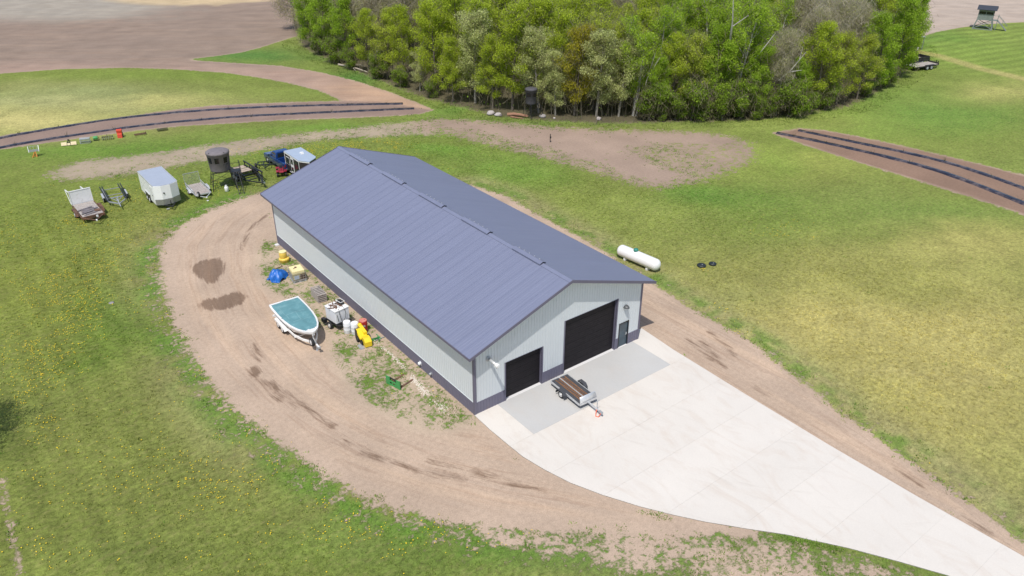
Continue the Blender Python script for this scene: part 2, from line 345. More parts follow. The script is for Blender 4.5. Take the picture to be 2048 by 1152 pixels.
def seg_dist(P, pl, closed=True):
    d2 = np.full(len(P), 1e12); n = len(pl); best = None
    for i in range(n if closed else n-1):
        a = pl[i]; b = pl[(i+1) % n]; ab = b-a; L = ab@ab + 1e-9
        t = np.clip(((P-a)@ab)/L, 0, 1); q = P-(a+t[:, None]*ab); d2 = np.minimum(d2, (q*q).sum(1))
    return np.sqrt(d2)
def inside(P, pl):
    c = np.zeros(len(P), bool); n = len(pl); x, y = P[:, 0], P[:, 1]; j = n-1
    for i in range(n):
        xi, yi = pl[i]; xj, yj = pl[j]
        m = ((yi > y) != (yj > y)) & (x < (xj-xi)*(y-yi)/(yj-yi+1e-12)+xi); c ^= m; j = i
    return c
def sdist(P, pl):
    lo = pl.min(0)-6; hi = pl.max(0)+6; out = np.full(len(P), -6.0)
    k = np.where((P[:, 0] > lo[0]) & (P[:, 0] < hi[0]) & (P[:, 1] > lo[1]) & (P[:, 1] < hi[1]))[0]
    if len(k):
        d = seg_dist(P[k], pl); s = inside(P[k], pl); out[k] = np.where(s, d, -d)
    return out
def along(P, pl):
    bd = np.full(len(P), 1e9); S = np.zeros(len(P)); T = np.zeros(len(P)); acc = 0
    for i in range(len(pl)-1):
        a = pl[i]; ab = pl[i+1]-a; L = math.hypot(*ab); u = ab/L
        t = np.clip((P-a)@u, 0, L); q = P-a-t[:, None]*u; d = np.hypot(q[:, 0], q[:, 1]); m = d < bd
        bd[m] = d[m]; S[m] = acc+t[m]; T[m] = (q[m]@np.array([-u[1], u[0]])); acc += L
    return S, T
rng = np.random.default_rng(7)
LAT = rng.random((64, 64))
def vnoise(P, sc):
    p = P*sc; i = np.floor(p).astype(int); f = p-i; f = f*f*(3-2*f)
    a = LAT[i[:, 0] % 64, i[:, 1] % 64]; b = LAT[(i[:, 0]+1) % 64, i[:, 1] % 64]
    c = LAT[i[:, 0] % 64, (i[:, 1]+1) % 64]; d = LAT[(i[:, 0]+1) % 64, (i[:, 1]+1) % 64]
    return (a*(1-f[:, 0])+b*f[:, 0])*(1-f[:, 1])+(c*(1-f[:, 0])+d*f[:, 0])*f[:, 1]
def sm(x, a, b): t = np.clip((x-a)/(b-a), 0, 1); return t*t*(3-2*t)
def lerp(A, c, w): return A*(1-w[:, None])+np.array(c)*w[:, None]

# grass colours by place, some off-frame tree shade painted in, listed by what the photograph shows there
BLOBS = [  # u, v, ru, rv, colour, weight
    (250, 300, 330, 26, (.085, .165, .022), .8), (700, 262, 200, 14, (.11, .19, .03), .8), (400, 375, 260, 26, (.115, .165, .028), .7),
    (60, 430, 120, 90, (.135, .175, .034), .8), (230, 450, 120, 50, (.145, .165, .042), .7), (290, 480, 40, 60, (.19, .18, .065), .6),
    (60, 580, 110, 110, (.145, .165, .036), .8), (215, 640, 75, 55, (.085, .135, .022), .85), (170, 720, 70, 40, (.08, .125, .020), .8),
    (330, 700, 40, 80, (.10, .14, .028), .6), (320, 800, 140, 70, (.125, .142, .040), .7), (150, 900, 140, 90, (.13, .145, .040), .7),
    (450, 1000, 220, 130, (.128, .142, .042), .7), (800, 1080, 260, 60, (.085, .142, .026), .7), (1100, 1120, 200, 50, (.11, .15, .036), .6), (270, 1110, 130, 45, (.085, .105, .028), .7), (40, 900, 60, 60, (.09, .115, .028), .7), (1850, 735, 170, 13, (.33, .31, .19), .7), (1960, 640, 120, 16, (.30, .28, .14), .5),  # dark blobs at bottom left and left edge are painted tree shade
    (1000, 340, 130, 30, (.12, .20, .036), .8), (900, 300, 60, 14, (.10, .19, .03), .7), (1180, 420, 120, 40, (.165, .195, .05), .8),
    (1330, 450, 150, 60, (.175, .20, .055), .8), (1500, 400, 120, 22, (.095, .175, .03), .75), (1420, 395, 60, 14, (.07, .155, .024), .7),
    (1560, 440, 140, 40, (.125, .175, .038), .75), (1640, 470, 130, 40, (.12, .165, .036), .6), (1640, 320, 180, 35, (.22, .235, .062), .85), (1560, 330, 60, 30, (.15, .22, .042), .6),
    (1860, 425, 160, 28, (.10, .17, .034), .8), (1740, 390, 100, 22, (.15, .19, .05), .6), (1980, 490, 180, 45, (.29, .265, .095), .85),
    (1640, 640, 330, 110, (.322, .272, .110), .9), (1900, 700, 260, 160, (.322, .272, .112), .85), (1780, 560, 200, 50, (.22, .215, .07), .7),
    (1480, 560, 130, 45, (.205, .195, .07), .7), (1430, 590, 60, 30, (.19, .19, .075), .6), (1900, 850, 260, 140, (.290, .245, .098), .7), (1980, 960, 160, 90, (.23, .215, .085), .6),
    (1720, 250, 240, 50, (.155, .215, .045), .8), (1900, 230, 170, 32, (.10, .19, .036), .75), (1950, 330, 150, 30, (.17, .215, .055), .6), (1650, 245, 120, 20, (.20, .225, .06), .6),
    (1990, 180, 110, 22, (.32, .29, .115), .9), (1950, 100, 170, 60, (.155, .22, .045), .9), (1860, 80, 60, 26, (.09, .17, .03), .7), (1800, 190, 80, 24, (.12, .185, .04), .7),
    (150, 148, 400, 16, (.15, .185, .04), .9), (560, 185, 120, 22, (.15, .185, .042), .9), (380, 150, 260, 12, (.13, .18, .032), .8), (60, 172, 240, 12, (.22, .22, .085), .7),
    (140, 205, 240, 22, (.27, .27, .135), .9), (60, 245, 200, 26, (.38, .33, .15), .95), (330, 205, 140, 14, (.33, .30, .125), .85), (190, 180, 110, 12, (.20, .22, .10), .6),
    (520, 112, 110, 16, (.065, .145, .030), .95), (700, 160, 80, 22, (.055, .13, .026), .9), (900, 220, 90, 16, (.10, .175, .034), .8), (1150, 245, 220, 7, (.10, .155, .036), .8), (1450, 252, 200, 9, (.17, .20, .055), .7)]
TRAIL_TAN = gpoly([(1836, 104), (1870, 110), (1905, 120), (1960, 137), (2048, 158), (2200, 190)])
FOOTPATH = gpoly([(4, 960), (12, 1000), (22, 1060), (32, 1110), (44, 1170)])
def ground_fields(P):
    D = {k: sdist(P, v) for k, v in POLY.items()}
    P3 = np.c_[P, np.zeros(len(P))]; dcam = (P3-CAM)@fw
    u, v = proj(P3); u = np.where(dcam < 3, -5000, u); v = np.where(dcam < 3, 5000, v)
    n1 = vnoise(P, .13); n2 = vnoise(P+17, .45); n3 = vnoise(P+31, 1.3)
    u = u+(n1-.5)*90+(n2-.5)*40; v = v+(n2-.5)*18*np.clip(v/500, .25, 1.5)+(n1-.5)*26*np.clip(v/500, .2, 1.5)
    g = np.tile(np.array([.135, .160, .040]), (len(P), 1)); g = lerp(g, (.16, .19, .05), sm(dcam, 110, 180))
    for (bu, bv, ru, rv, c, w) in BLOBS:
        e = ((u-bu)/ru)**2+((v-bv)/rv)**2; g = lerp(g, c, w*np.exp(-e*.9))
    # mown stripes on the far rise
    far = sm(-((u-1990)/190)**2-((v-95)/58)**2, -1.3, -.4); st = np.sin((P[:, 1]*.97+P[:, 0]*.24+2.2*n1)*2.1)
    g = g*(1+.17*far*st)[:, None]
    g = lerp(g, (.36, .30, .14), .75*sm(-seg_dist(P, TRAIL_TAN, False), -2.3, -.6)*(.6+.6*n3).clip(0, 1))
    # lush verges beside the gravel
    vg = np.exp(-((D['path']+1.2)/1.1)**2)*(D['path'] < 0)*sm(n2*.6+n3*.5, .42, .75); g = lerp(g, (.25, .225, .12), (np.exp(-((D['path']+1.6)/1.6)**2)*(D['path'] < 0)*.7)); g = lerp(g, (.095, .155, .030), (vg*.9).clip(0, .85))
    vd = np.exp(-((D['drive']+1.4)/1.3)**2)*(D['drive'] < 0)*sm(n2*.7+n3*.45, .40, .72); g = lerp(g, (.22, .20, .10), np.exp(-((D['drive']+2.2)/2.0)**2)*(D['drive'] < 0)*.5*n1*1.6); g = lerp(g, (.078, .145, .024), (vd*.9).clip(0, .85))
    g = g*(.98+.26*n2)[:, None]; lw = sm(-u, -420, -200)*sm(v, 380, 480); g = g*(1+.07*lw*np.sin(P[:, 0]*3.3+1.2*n1))[:, None]; ll = sm(-u, -1000, -700)*sm(v, 330, 420); g = g*1.08*np.array([.99, 1.03, .88])*np.c_[1.02+.0*ll, 1.01-.01*ll, 1.0-.02*ll]
    bare = np.zeros(len(P)); s = np.tile(np.array([.445, .338, .254]), (len(P), 1)); tr = np.zeros(len(P))
    def lay(k, amp, w, off=0.0):
        nonlocal bare; bare = np.maximum(bare, amp*sm(D[k]+off, -w, w))
    lay('drive', 1.22, 1.9, .3); lay('drive', .50, 3.2, 2.4); lay('path', 1.22, 1.3, .2); lay('path', .46, 2.4, 1.4)
    pt = sm(D['patchy'], -1.0, .8); bare = bare*(1-pt)+pt*(.38+.34*n2); g = lerp(g, (.090, .165, .026), pt*.75); s = lerp(s, (.42, .34, .25), pt*.6)
    bare = np.maximum(bare, sm(D['low'], -1.2, 1.2)*(.36+.34*n2)); vl = sm(D['low'], -1.5, 1); g = lerp(g, (.095, .155, .030), vl*.7)
    lay('plough', 1.3, 1.0); lay('bedL', 1.25, .95); lay('bedR', 1.2, 1.2); lay('stubble', 1.3, 1.0)
    lay('trail', .68, 2.4); lay('bare', .60, 2.2); lay('core', .98, 4.6)
    bare = np.maximum(bare, .95*sm(-seg_dist(P, FOOTPATH, False), -.6, -.0)*(.46+.22*n3))
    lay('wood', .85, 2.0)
    k = sm(D['plough'], -.5, .5)
    s = lerp(s, (.262, .198, .155), k); s = lerp(s, (.33, .295, .245), k*sm(-((u-100)/330)**2-((v-5)/44)**2, -1.2, -.2)); s = lerp(s, (.50, .385, .235), k*sm(-((u-380)/170)**2-((v+4)/19)**2, -1.1, -.3))
    s = lerp(s, (.355, .25, .195), k*sm(v, 112, 150)); s = lerp(s, (.42, .285, .20), k*sm(u, 560, 760)*sm(v, 125, 175))
    for b_, c_ in (('bedL', (.26, .185, .150)), ('bedR', (.245, .160, .115))): s = lerp(s, c_, sm(D[b_], -.4, .4))
    s = lerp(s, (.42, .345, .285), sm(D['stubble'], -.8, .8)); s = lerp(s, (.36, .29, .21), sm(D['trail'], -1.5, 1))
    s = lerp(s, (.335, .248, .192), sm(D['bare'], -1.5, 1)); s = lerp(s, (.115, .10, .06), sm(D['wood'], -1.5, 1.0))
    s = s*(.92+.16*n2)[:, None]
    S, T = along(P, CENTER); w2 = sm(D['path'], -1, .5)
    S = S*(1-w2)+P[:, 1]*w2; T = T*(1-w2)+P[:, 0]*w2
    tr = np.maximum(sm(D['drive'], .2, 1.5)*(1-pt), w2)
    pl = np.maximum(sm(D['plough'], -1, 2), sm(D['stubble'], -1, 2)); tr = np.maximum(tr, pl*.8)
    S = np.where(pl > .5, P[:, 0]*.8-P[:, 1]*.6, S); T = np.where(pl > .5, (P[:, 1]*.8+P[:, 0]*.6)*.5, T)
    wet = np.zeros(len(P))
    for p in PUD: wet = np.maximum(wet, sm(sdist(P, p), -.5, .45))
    for p in WETL: wet = np.maximum(wet, .61*sm(-seg_dist(P, p, False), -.65, -.0))
    cls = np.zeros(len(P), int)
    for i, kk in enumerate(['meadow', 'wood', 'trail', 'bare', 'plough', 'stubble', 'bedL', 'bedR', 'path', 'drive']): cls[D[kk] > 0] = i+1
    return dict(bare=bare, g=g, s=s, flow=np.c_[S, T, np.zeros(len(P))], track=tr, wet=wet, cls=cls, D=D)

def ground_material():
    k = NT('ground'); pos = k.obj()
    bare = k.attr('bare').outputs['Fac']; gc = k.attr('grassc').outputs['Color']; sc = k.attr('soilc').outputs['Color']
    fl = k.attr('flow').outputs['Vector']; trk = k.attr('track').outputs['Fac']; wet = k.attr('wet').outputs['Fac']
    na = k.noise(pos, 1.15, 6, 0.64); nb = k.noise(pos, 3.6, 5, 0.66); nc = k.noise(pos, 15, 3, 0.6); nd = k.noise(pos, 0.22, 4, 0.6)
    mixn = k.math('ADD', k.math('MULTIPLY', na, .46), k.math('MULTIPLY', nb, .54))
    mixn = k.math('ADD', k.math('MULTIPLY', k.math('SUBTRACT', mixn, .5), 2.3), .5)
    mask = k.math('ADD', k.math('MULTIPLY', k.math('SUBTRACT', bare, mixn), 5.0), .5, clamp=True)
    # grass: dark and light tufts, straw showing through
    tuft = k.math('ADD', k.math('MULTIPLY', nb, .55), k.math('MULTIPLY', nc, .45))
    g = k.scale_col(gc, k.remap(tuft, .36, .64, .56, 1.48))
    g = k.scale_col(g, k.remap(na, .3, .7, .80, 1.18))
    straw = k.noise(k.vmul(pos, (.75, 1.6, 1)), 2.0, 6, .72); dk = k.noise(k.vmul(pos, (.8, 1.5, 1)), 3.1, 4, .7)
    g = k.scale_col(g, k.remap(dk, .54, .74, 1.0, .55))
    g = k.mix(k.remap(straw, .50, .70, 0, .50), g, k.mix(.55, g, (.40, .32, .15)))
    lush = k.noise(pos, 1.5, 5, .65)
    g = k.mix(k.remap(lush, .60, .76, 0, .55), g, k.mix(.6, g, (.05, .105, .016)))
    # soil
    sf = k.scale_col(sc, k.remap(nc, .3, .7, .86, 1.13)); sf = k.scale_col(sf, k.remap(nb, .3, .7, .88, 1.10)); sf = k.scale_col(sf, k.remap(nd, .3, .7, .93, 1.07))
    st = k.noise(k.vmul(fl, (.13, 1.7, 1)), 1.0, 7, .68, 1.6); st2 = k.noise(k.vmul(fl, (.05, .8, 1)), 1.0, 4, .55)
    band = k.math('MULTIPLY', k.remap(st, .49, .72, 0, .50), trk); band2 = k.math('MULTIPLY', k.remap(st2, .46, .66, 0, .75), trk)
    sf = k.mix(band, sf, k.mix(1.0, sf, (.62, .52, .46), 'MULTIPLY')); sf = k.mix(band2, sf, k.mix(1.0, sf, (1.16, 1.13, 1.08), 'MULTIPLY'))
    peb = k.noise(pos, 11, 4, .7); sf = k.mix(k.remap(peb, .56, .70, 0, .45), sf, k.mix(1.0, sf, (.55, .52, .5), 'MULTIPLY'))
    wn_ = k.noise(k.vmul(fl, (.28, 2.2, 1)), 1.6, 6, .68)
    wm = k.math('ADD', k.math('MULTIPLY', k.math('SUBTRACT', wet, k.remap(wn_, .3, .7, .05, .95)), 2.4), .35, clamp=True)
    wm = k.math('MULTIPLY', wm, k.remap(wet, .05, .3, 0, 1))
    sf = k.mix(wm, sf, k.mix(1.0, sf, (.50, .45, .41), 'MULTIPLY'))
    col = k.mix(mask, g, sf)
    k.set(k.bsdf.inputs['Base Color'], col)
    k.set(k.bsdf.inputs['Roughness'], k.math('SUBTRACT', .95, k.math('MULTIPLY', wm, .40)))
    k.bsdf.inputs['Specular IOR Level'].default_value = .2
    h = k.math('ADD', k.math('MULTIPLY', tuft, k.math('SUBTRACT', 1.0, k.math('MULTIPLY', mask, .72))), k.math('MULTIPLY', mask, -.18))
    h = k.math('ADD', h, k.math('MULTIPLY', k.math('MULTIPLY', st, trk), -.12))
    k.bump(h, 0.6, 0.11)
    return k.mat
m_ground = ground_material()

NAMES = ['lawn', 'meadow', 'forest_floor', 'worn_track', 'bare_soil', 'ploughed_field', 'stubble_field', 'garden_bed', 'garden_bed', 'gravel_path', 'gravel_driveway']
def grid_faces(x0, x1, y0, y1, h, hole=None):
    xs = np.arange(x0, x1+h*.5, h); ys = np.arange(y0, y1+h*.5, h); nx, ny = len(xs), len(ys)
    X, Y = np.meshgrid(xs, ys, indexing='ij'); P = np.c_[X.ravel(), Y.ravel()]
    I, J = np.meshgrid(np.arange(nx-1), np.arange(ny-1), indexing='ij'); a = (I*ny+J).ravel()
    Q = np.c_[a, a+ny, a+ny+1, a+1]; C = P[Q].mean(1)
    if hole is not None:
        m = ~((C[:, 0] > hole[0]) & (C[:, 0] < hole[1]) & (C[:, 1] > hole[2]) & (C[:, 1] < hole[3])); Q = Q[m]; C = C[m]
    return P, Q, C
GR = [grid_faces(-30, 52.5, -30, 62.5, .25), grid_faces(-60, 215, -60, 240, .625, (-30, 52.5, -30, 62.5)), grid_faces(-1500, 1655, -1500, 1680, 15, (-60, 215, -60, 240))]
FV, FQ, off = [], [], 0
for P, Q, C in GR: FV.append(P); FQ.append(Q+off); off += len(P)
FV = np.vstack(FV); FQ = np.vstack(FQ); GF = ground_fields(FV)
GF['cls'] = np.array(GF['cls']); face_cls = ground_fields(FV[FQ].mean(1))['cls'] if False else None
fc = np.array([0]); cq = GF['cls'][FQ]; fc = cq.max(1)
for i, nm in enumerate(NAMES):
    q = FQ[fc == i]
    if len(q) == 0: continue
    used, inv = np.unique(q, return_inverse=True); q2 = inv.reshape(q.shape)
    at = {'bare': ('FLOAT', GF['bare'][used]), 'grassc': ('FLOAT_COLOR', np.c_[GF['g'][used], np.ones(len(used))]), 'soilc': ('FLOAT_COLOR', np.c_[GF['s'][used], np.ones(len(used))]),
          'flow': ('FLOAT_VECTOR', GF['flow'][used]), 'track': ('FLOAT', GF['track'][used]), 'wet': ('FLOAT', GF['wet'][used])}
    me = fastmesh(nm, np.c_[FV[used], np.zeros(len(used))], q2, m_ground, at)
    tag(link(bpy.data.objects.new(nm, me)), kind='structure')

# ------------------------------------------------------------------ concrete apron, slab by slab
def clip(poly, a, b, c):                                             # keep a*x+b*y<=c
    out = []
    for i in range(len(poly)):
        p, q = poly[i], poly[(i+1) % len(poly)]; fp = a*p[0]+b*p[1]-c; fq = a*q[0]+b*q[1]-c
        if fp <= 0: out.append(p)
        if fp*fq < 0: t = fp/(fp-fq); out.append((p[0]+t*(q[0]-p[0]), p[1]+t*(q[1]-p[1])))
    return out
def rectclip(poly, x0, x1, y0, y1):
    for a, b, c in ((1, 0, x1), (-1, 0, -x0), (0, 1, y1), (0, -1, -y0)):
        poly = clip(poly, a, b, c)
        if len(poly) < 3: return None
    return poly
APRON = [(-.05, 0), (-.10, -1.67), (-.06, -3.4), (.0, -5.0), (.33, -6.7), (.80, -8.37), (1.6, -10.2), (2.63, -12.1), (3.6, -13.6), (4.6, -15.0), (6.0, -16.7), (7.34, -18.24), (9.12, -20.75), (10.3, -22.7), (11.47, -24.75), (12.6, -28), (13.4, -34), (13.5, -42), (16.4, -42), (15.75, -26.5), (15.55, -21), (15.5, -15.4), (15.62, -9.2), (15.82, -2.6), (16.1, .85), (14.84, .85), (14.84, 0)]
apron = bpy.data.objects.new('concrete_apron', None); link(apron); tag(apron, kind='structure')
J = .0045
def slab(poly, m, top=.05):
    o = MB().prism(poly[::-1] if sum((poly[i][0]*poly[(i+1) % len(poly)][1]-poly[(i+1) % len(poly)][0]*poly[i][1]) for i in range(len(poly))) < 0 else poly, -.05, top).build('concrete_slab', m, apron)
    return o
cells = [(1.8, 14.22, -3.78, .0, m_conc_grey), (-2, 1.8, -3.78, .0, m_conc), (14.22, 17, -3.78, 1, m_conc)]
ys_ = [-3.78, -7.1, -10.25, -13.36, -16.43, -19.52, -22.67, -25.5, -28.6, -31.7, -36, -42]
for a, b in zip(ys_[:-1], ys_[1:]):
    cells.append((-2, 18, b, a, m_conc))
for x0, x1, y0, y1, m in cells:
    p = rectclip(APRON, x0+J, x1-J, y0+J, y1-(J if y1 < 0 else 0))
    if p: slab(p, m)
# dark filler in the joints
MB().prism([(x, y) for x, y in APRON][::-1], -.06, .040).build('joint_filler', m_conc_grey, apron)

# ------------------------------------------------------------------ plastic mulch rows
def ribbon(name, pts, w, label, group):
    g = gpoly(pts); d = np.r_[0, np.cumsum(np.hypot(*np.diff(g, axis=0).T))]; n = int(d[-1]/.7)
    t = np.linspace(0, d[-1], n); X = np.c_[np.interp(t, d, g[:, 0]), np.interp(t, d, g[:, 1])]
    X[:, 0] += (vnoise(X*1.0+5, .4)-.5)*.16; X[:, 1] += (vnoise(X+55, .4)-.5)*.16
    kk = np.ones(13)/13; Xp = np.pad(X, ((6, 6), (0, 0)), mode='reflect', reflect_type='odd'); X = np.c_[np.convolve(Xp[:, 0], kk, 'valid'), np.convolve(Xp[:, 1], kk, 'valid')]
    T = np.gradient(X, axis=0); T /= np.hypot(T[:, 0], T[:, 1])[:, None]; N = np.c_[-T[:, 1], T[:, 0]]
    prof = [(-1.0, .0), (-.72, .10), (-.3, .14), (.3, .14), (.72, .10), (1.0, .0)]; V = []
    for i in range(n):
        ww = w*(.82+.36*vnoise(X[i:i+1], .9)[0])
        for a, z in prof: p = X[i]+N[i]*a*ww; V.append((p[0], p[1], .004+z*(.7+.5*vnoise(np.array([p]), 1.7)[0])))
    F = [(i*6+j, i*6+j+1, (i+1)*6+j+1, (i+1)*6+j) for i in range(n-1) for j in range(5)]
    F = [f[::-1] for f in F] if True else F
    o = meshobj(name, V, F, m_film, None, True); return tag(o, label, 'plastic mulch', group)
ribbon('mulch_row', [(-150, 310), (0, 275), (62, 265), (156, 248), (250, 235), (344, 225.5), (469, 216.5), (560, 213), (640, 211), (700, 209.5), (806, 207.5)], .42, 'upper black plastic mulch row on the left brown bed, nearer the dry meadow', 'rows of black plastic mulch')
ribbon('mulch_row', [(-150, 330), (0, 294), (94, 279), (187, 265), (281, 251), (375, 241.5), (500, 231.5), (656, 225), (828, 217)], .40, 'lower black plastic mulch row on the left brown bed, nearer the parked implements', 'rows of black plastic mulch')
ribbon('mulch_row', [(1597, 261), (1658, 274), (1720, 286.5), (1792, 301.5), (1870, 317), (1939, 337.5), (2048, 376.5), (2250, 455)], .42, 'black plastic mulch row on the right bed, the one farther from the barn', 'rows of black plastic mulch')
ribbon('mulch_row', [(1554, 266), (1636, 282), (1720, 301.5), (1783, 315.5), (1861, 336), (1933, 360), (1994, 387), (2048, 406), (2250, 490)], .46, 'black plastic mulch row on the right bed, the one nearer the barn', 'rows of black plastic mulch')

# ------------------------------------------------------------------ grass tufts and dandelions (real geometry)
def scatter(n, x0, x1, y0, y1): return np.c_[rng.uniform(x0, x1, n), rng.uniform(y0, y1, n)]
def vis(P, m=30):
    u, v = proj(np.c_[P, np.zeros(len(P))]); d = (np.c_[P, np.zeros(len(P))]-CAM)@fw
    return (d > 5) & (u > -m) & (u < 2048+m) & (v > -m) & (v < 1152+m)
def in_poly_any(P, names, d=0): 
    r = np.zeros(len(P), bool)
    for k in names: r |= sdist(P, POLY[k]) > d
    return r
def free_of_barn(P, m=.25): return ~((P[:, 0] > -m) & (P[:, 0] < 14.79+m) & (P[:, 1] > -m) & (P[:, 1] < 31.85+m)) & ~inside(P, np.array(APRON))
def tufts(name, P, hgt, col, blades=5, spread=.11):
    n = len(P); base = np.repeat(np.c_[P, np.zeros(n)], blades, 0); N = n*blades
    az = rng.uniform(0, 2*np.pi, N); rr = spread*np.sqrt(rng.random(N)); base[:, 0] += rr*np.cos(az); base[:, 1] += rr*np.sin(az)
    h = np.repeat(hgt, blades)*rng.uniform(.6, 1.25, N); ln = rng.uniform(.2, .8, N)*h; wd = rng.uniform(.018, .04, N)
    a2 = rng.uniform(0, 2*np.pi, N); dx, dy = np.cos(a2)*wd, np.sin(a2)*wd
    V = np.empty((N, 3, 3)); V[:, 0] = base; V[:, 0, 0] -= dx; V[:, 0, 1] -= dy; V[:, 1] = base; V[:, 1, 0] += dx; V[:, 1, 1] += dy
    V[:, 2] = base; V[:, 2, 0] += ln*np.cos(az); V[:, 2, 1] += ln*np.sin(az); V[:, 2, 2] = h
    c = np.repeat(col*rng.uniform(.65, 1.4, len(col))[:, None], blades, 0)*rng.uniform(.75, 1.3, N)[:, None]; c = np.repeat(c, 3, 0)
    me = fastmesh(name, V.reshape(-1, 3), np.arange(N*3).reshape(-1, 3), m_blade, {'lc': ('FLOAT_COLOR', np.c_[c, np.ones(len(c))])}, 3)
    return tag(link(bpy.data.objects.new(name, me)), kind='stuff')
P = scatter(230000, -28, 50, -28, 62); P = P[vis(P) & free_of_barn(P)]
F_ = ground_fields(P); edge = sm(np.minimum(np.minimum(P[:, 0]+28, 50-P[:, 0]), np.minimum(P[:, 1]+28, 62-P[:, 1])), 0, 14); dens = np.clip(1-F_['bare']*1.5, 0, 1)*(.2+.8*vnoise(P, .5))*.75*edge; keep = rng.random(len(P)) < dens
P = P[keep]; G_ = F_['g'][keep]
tufts('lawn_grass', P, rng.uniform(.035, .09, len(P)), G_*1.5, 5, .10)
# rank clumps on the patchy ground and along the gravel edges
P = scatter(60000, -28, 50, -28, 62); P = P[vis(P) & free_of_barn(P)]; F_ = ground_fields(P)
b = F_['bare']; dens = np.exp(-((b-.48)/.24)**2)*sm(vnoise(P+9, .75)+.35*vnoise(P, 1.9), .55, .85)*.95; keep = rng.random(len(P)) < dens
P = P[keep]
ed_ = gpoly([(949, 834), (977, 861), (1015, 896), (1046, 919), (1140, 969), (1240, 1008), (1283, 1019), (1330, 1030), (1407, 1047), (1490, 1059), (1573, 1073), (1640, 1087), (1697, 1100), (1800, 1129), (1896, 1156)])
dq = np.r_[0, np.cumsum(np.hypot(*np.diff(ed_, axis=0).T))]; tq = dq[-1]*rng.random(600)**.8; Pe = np.c_[np.interp(tq, dq, ed_[:, 0]), np.interp(tq, dq, ed_[:, 1])]+np.array([-.16, -.10])+rng.normal(0, .10, (600, 2))
Pe = Pe[(tq[:] > dq[6]) & (vnoise(Pe, .8) > .50)]; Pe = Pe[~inside(Pe, np.array(APRON))]; P = np.vstack([P, Pe])
tufts('weed_clumps', P, rng.uniform(.05, .13, len(P)), np.tile(np.array([.155, .265, .038]), (len(P), 1))*rng.uniform(.8, 1.3, (len(P), 1)), 7, .20)

DAND = [(150, 560, 110, 70, 3.0), (90, 660, 90, 70, 3.4), (60, 860, 60, 90, 2.6), (130, 690, 60, 30, 2.5), (330, 660, 25, 60, 1.6), (430, 745, 40, 30, 2.0), (540, 860, 50, 30, 1.3), (330, 960, 180, 90, 1.0), (450, 1030, 200, 90, 1.0), (130, 1100, 70, 50, 1.5), (560, 950, 60, 40, 1.4),
        (650, 1010, 40, 40, 2.6), (760, 1060, 90, 40, 2.0), (830, 1060, 40, 20, 1.8), (960, 1080, 60, 30, 1.3), (800, 1120, 60, 20, 2.2), (1050, 1065, 20, 10, 1.6), (1280, 1100, 30, 30, 1.6), (1150, 1120, 60, 20, .8),
        (740, 290, 45, 8, 12), (610, 300, 40, 12, 4), (480, 300, 60, 12, 2.5), (520, 300, 40, 8, 3), (660, 296, 20, 6, 5), (130, 430, 40, 12, 1.6), (150, 445, 25, 8, 2.5), (330, 440, 40, 15, 1.2), (280, 380, 100, 30, .8), (400, 370, 60, 20, 1.2),
        (1415, 610, 22, 6, 4), (1470, 665, 26, 12, 1.6), (1575, 475, 30, 6, 2.0), (1620, 475, 20, 5, 2), (1450, 625, 30, 14, .9), (1560, 460, 60, 20, .5), (1400, 540, 12, 8, 2), (1835, 930, 20, 10, 1.0), (1290, 535, 15, 8, 1.5), (1600, 745, 20, 10, .8), (100, 780, 80, 60, 1.6), (250, 480, 40, 60, .8), (20, 520, 40, 60, 1.6)]
P = scatter(150000, -28, 50, -28, 62); P = P[vis(P) & free_of_barn(P)]; u, v = proj(np.c_[P, np.zeros(len(P))]); w = np.full(len(P), .045)*(u < 1000)
for a, b, ra, rb, k in DAND: w += (.42 if a < 400 and b > 350 else .8)*k*np.exp(-((u-a)/ra)**2-((v-b)/rb)**2)
F_ = ground_fields(P); w = w*np.clip(1.0-F_['bare']*1.1, 0, 1)*sm(vnoise(P+3, 1.1)*.6+vnoise(P+77, .4)*.4, .34, .72)*.62
P = P[rng.random(len(P)) < w]; n = len(P)
ang = np.arange(6)*np.pi/3; r = rng.uniform(.018, .040, n); hz = rng.uniform(.06, .13, n)
V = np.empty((n, 7, 3)); V[:, 0, :2] = P; V[:, 0, 2] = hz+.018
for i in range(6): V[:, i+1, 0] = P[:, 0]+r*np.cos(ang[i]); V[:, i+1, 1] = P[:, 1]+r*np.sin(ang[i]); V[:, i+1, 2] = hz
b0 = (np.arange(n)*7)[:, None]; T = np.concatenate([np.c_[b0, b0+1+i, b0+1+(i+1) % 6] for i in range(6)])
m_dand = mat('dandelion_yellow', (.82, .58, .015), .7, 0, .1)
tag(link(bpy.data.objects.new('dandelions', fastmesh('dandelions', V.reshape(-1, 3), T, m_dand, None, 3))), kind='stuff')
# little dark stakes and seedlings along the mulch rows
Pq = []
for row in ([(0, 275), (156, 248), (344, 225.5), (560, 213), (806, 207.5)], [(0, 294), (187, 265), (375, 241.5), (656, 225), (828, 217)], [(1597, 261), (1720, 286.5), (1870, 317), (2048, 376.5)], [(1554, 266), (1720, 301.5), (1861, 336), (2048, 406)]):
    g_ = gpoly(row); d_ = np.r_[0, np.cumsum(np.hypot(*np.diff(g_, axis=0).T))]; t_ = np.arange(2, d_[-1], 5.5); t_ = t_+rng.normal(0, .8, len(t_)); Pq.append(np.c_[np.interp(t_, d_, g_[:, 0]), np.interp(t_, d_, g_[:, 1])])
Pq = np.vstack(Pq); tufts('bed_seedlings', Pq, rng.uniform(.35, .7, len(Pq)), np.tile(np.array([.06, .075, .03]), (len(Pq), 1)), 6, .06)
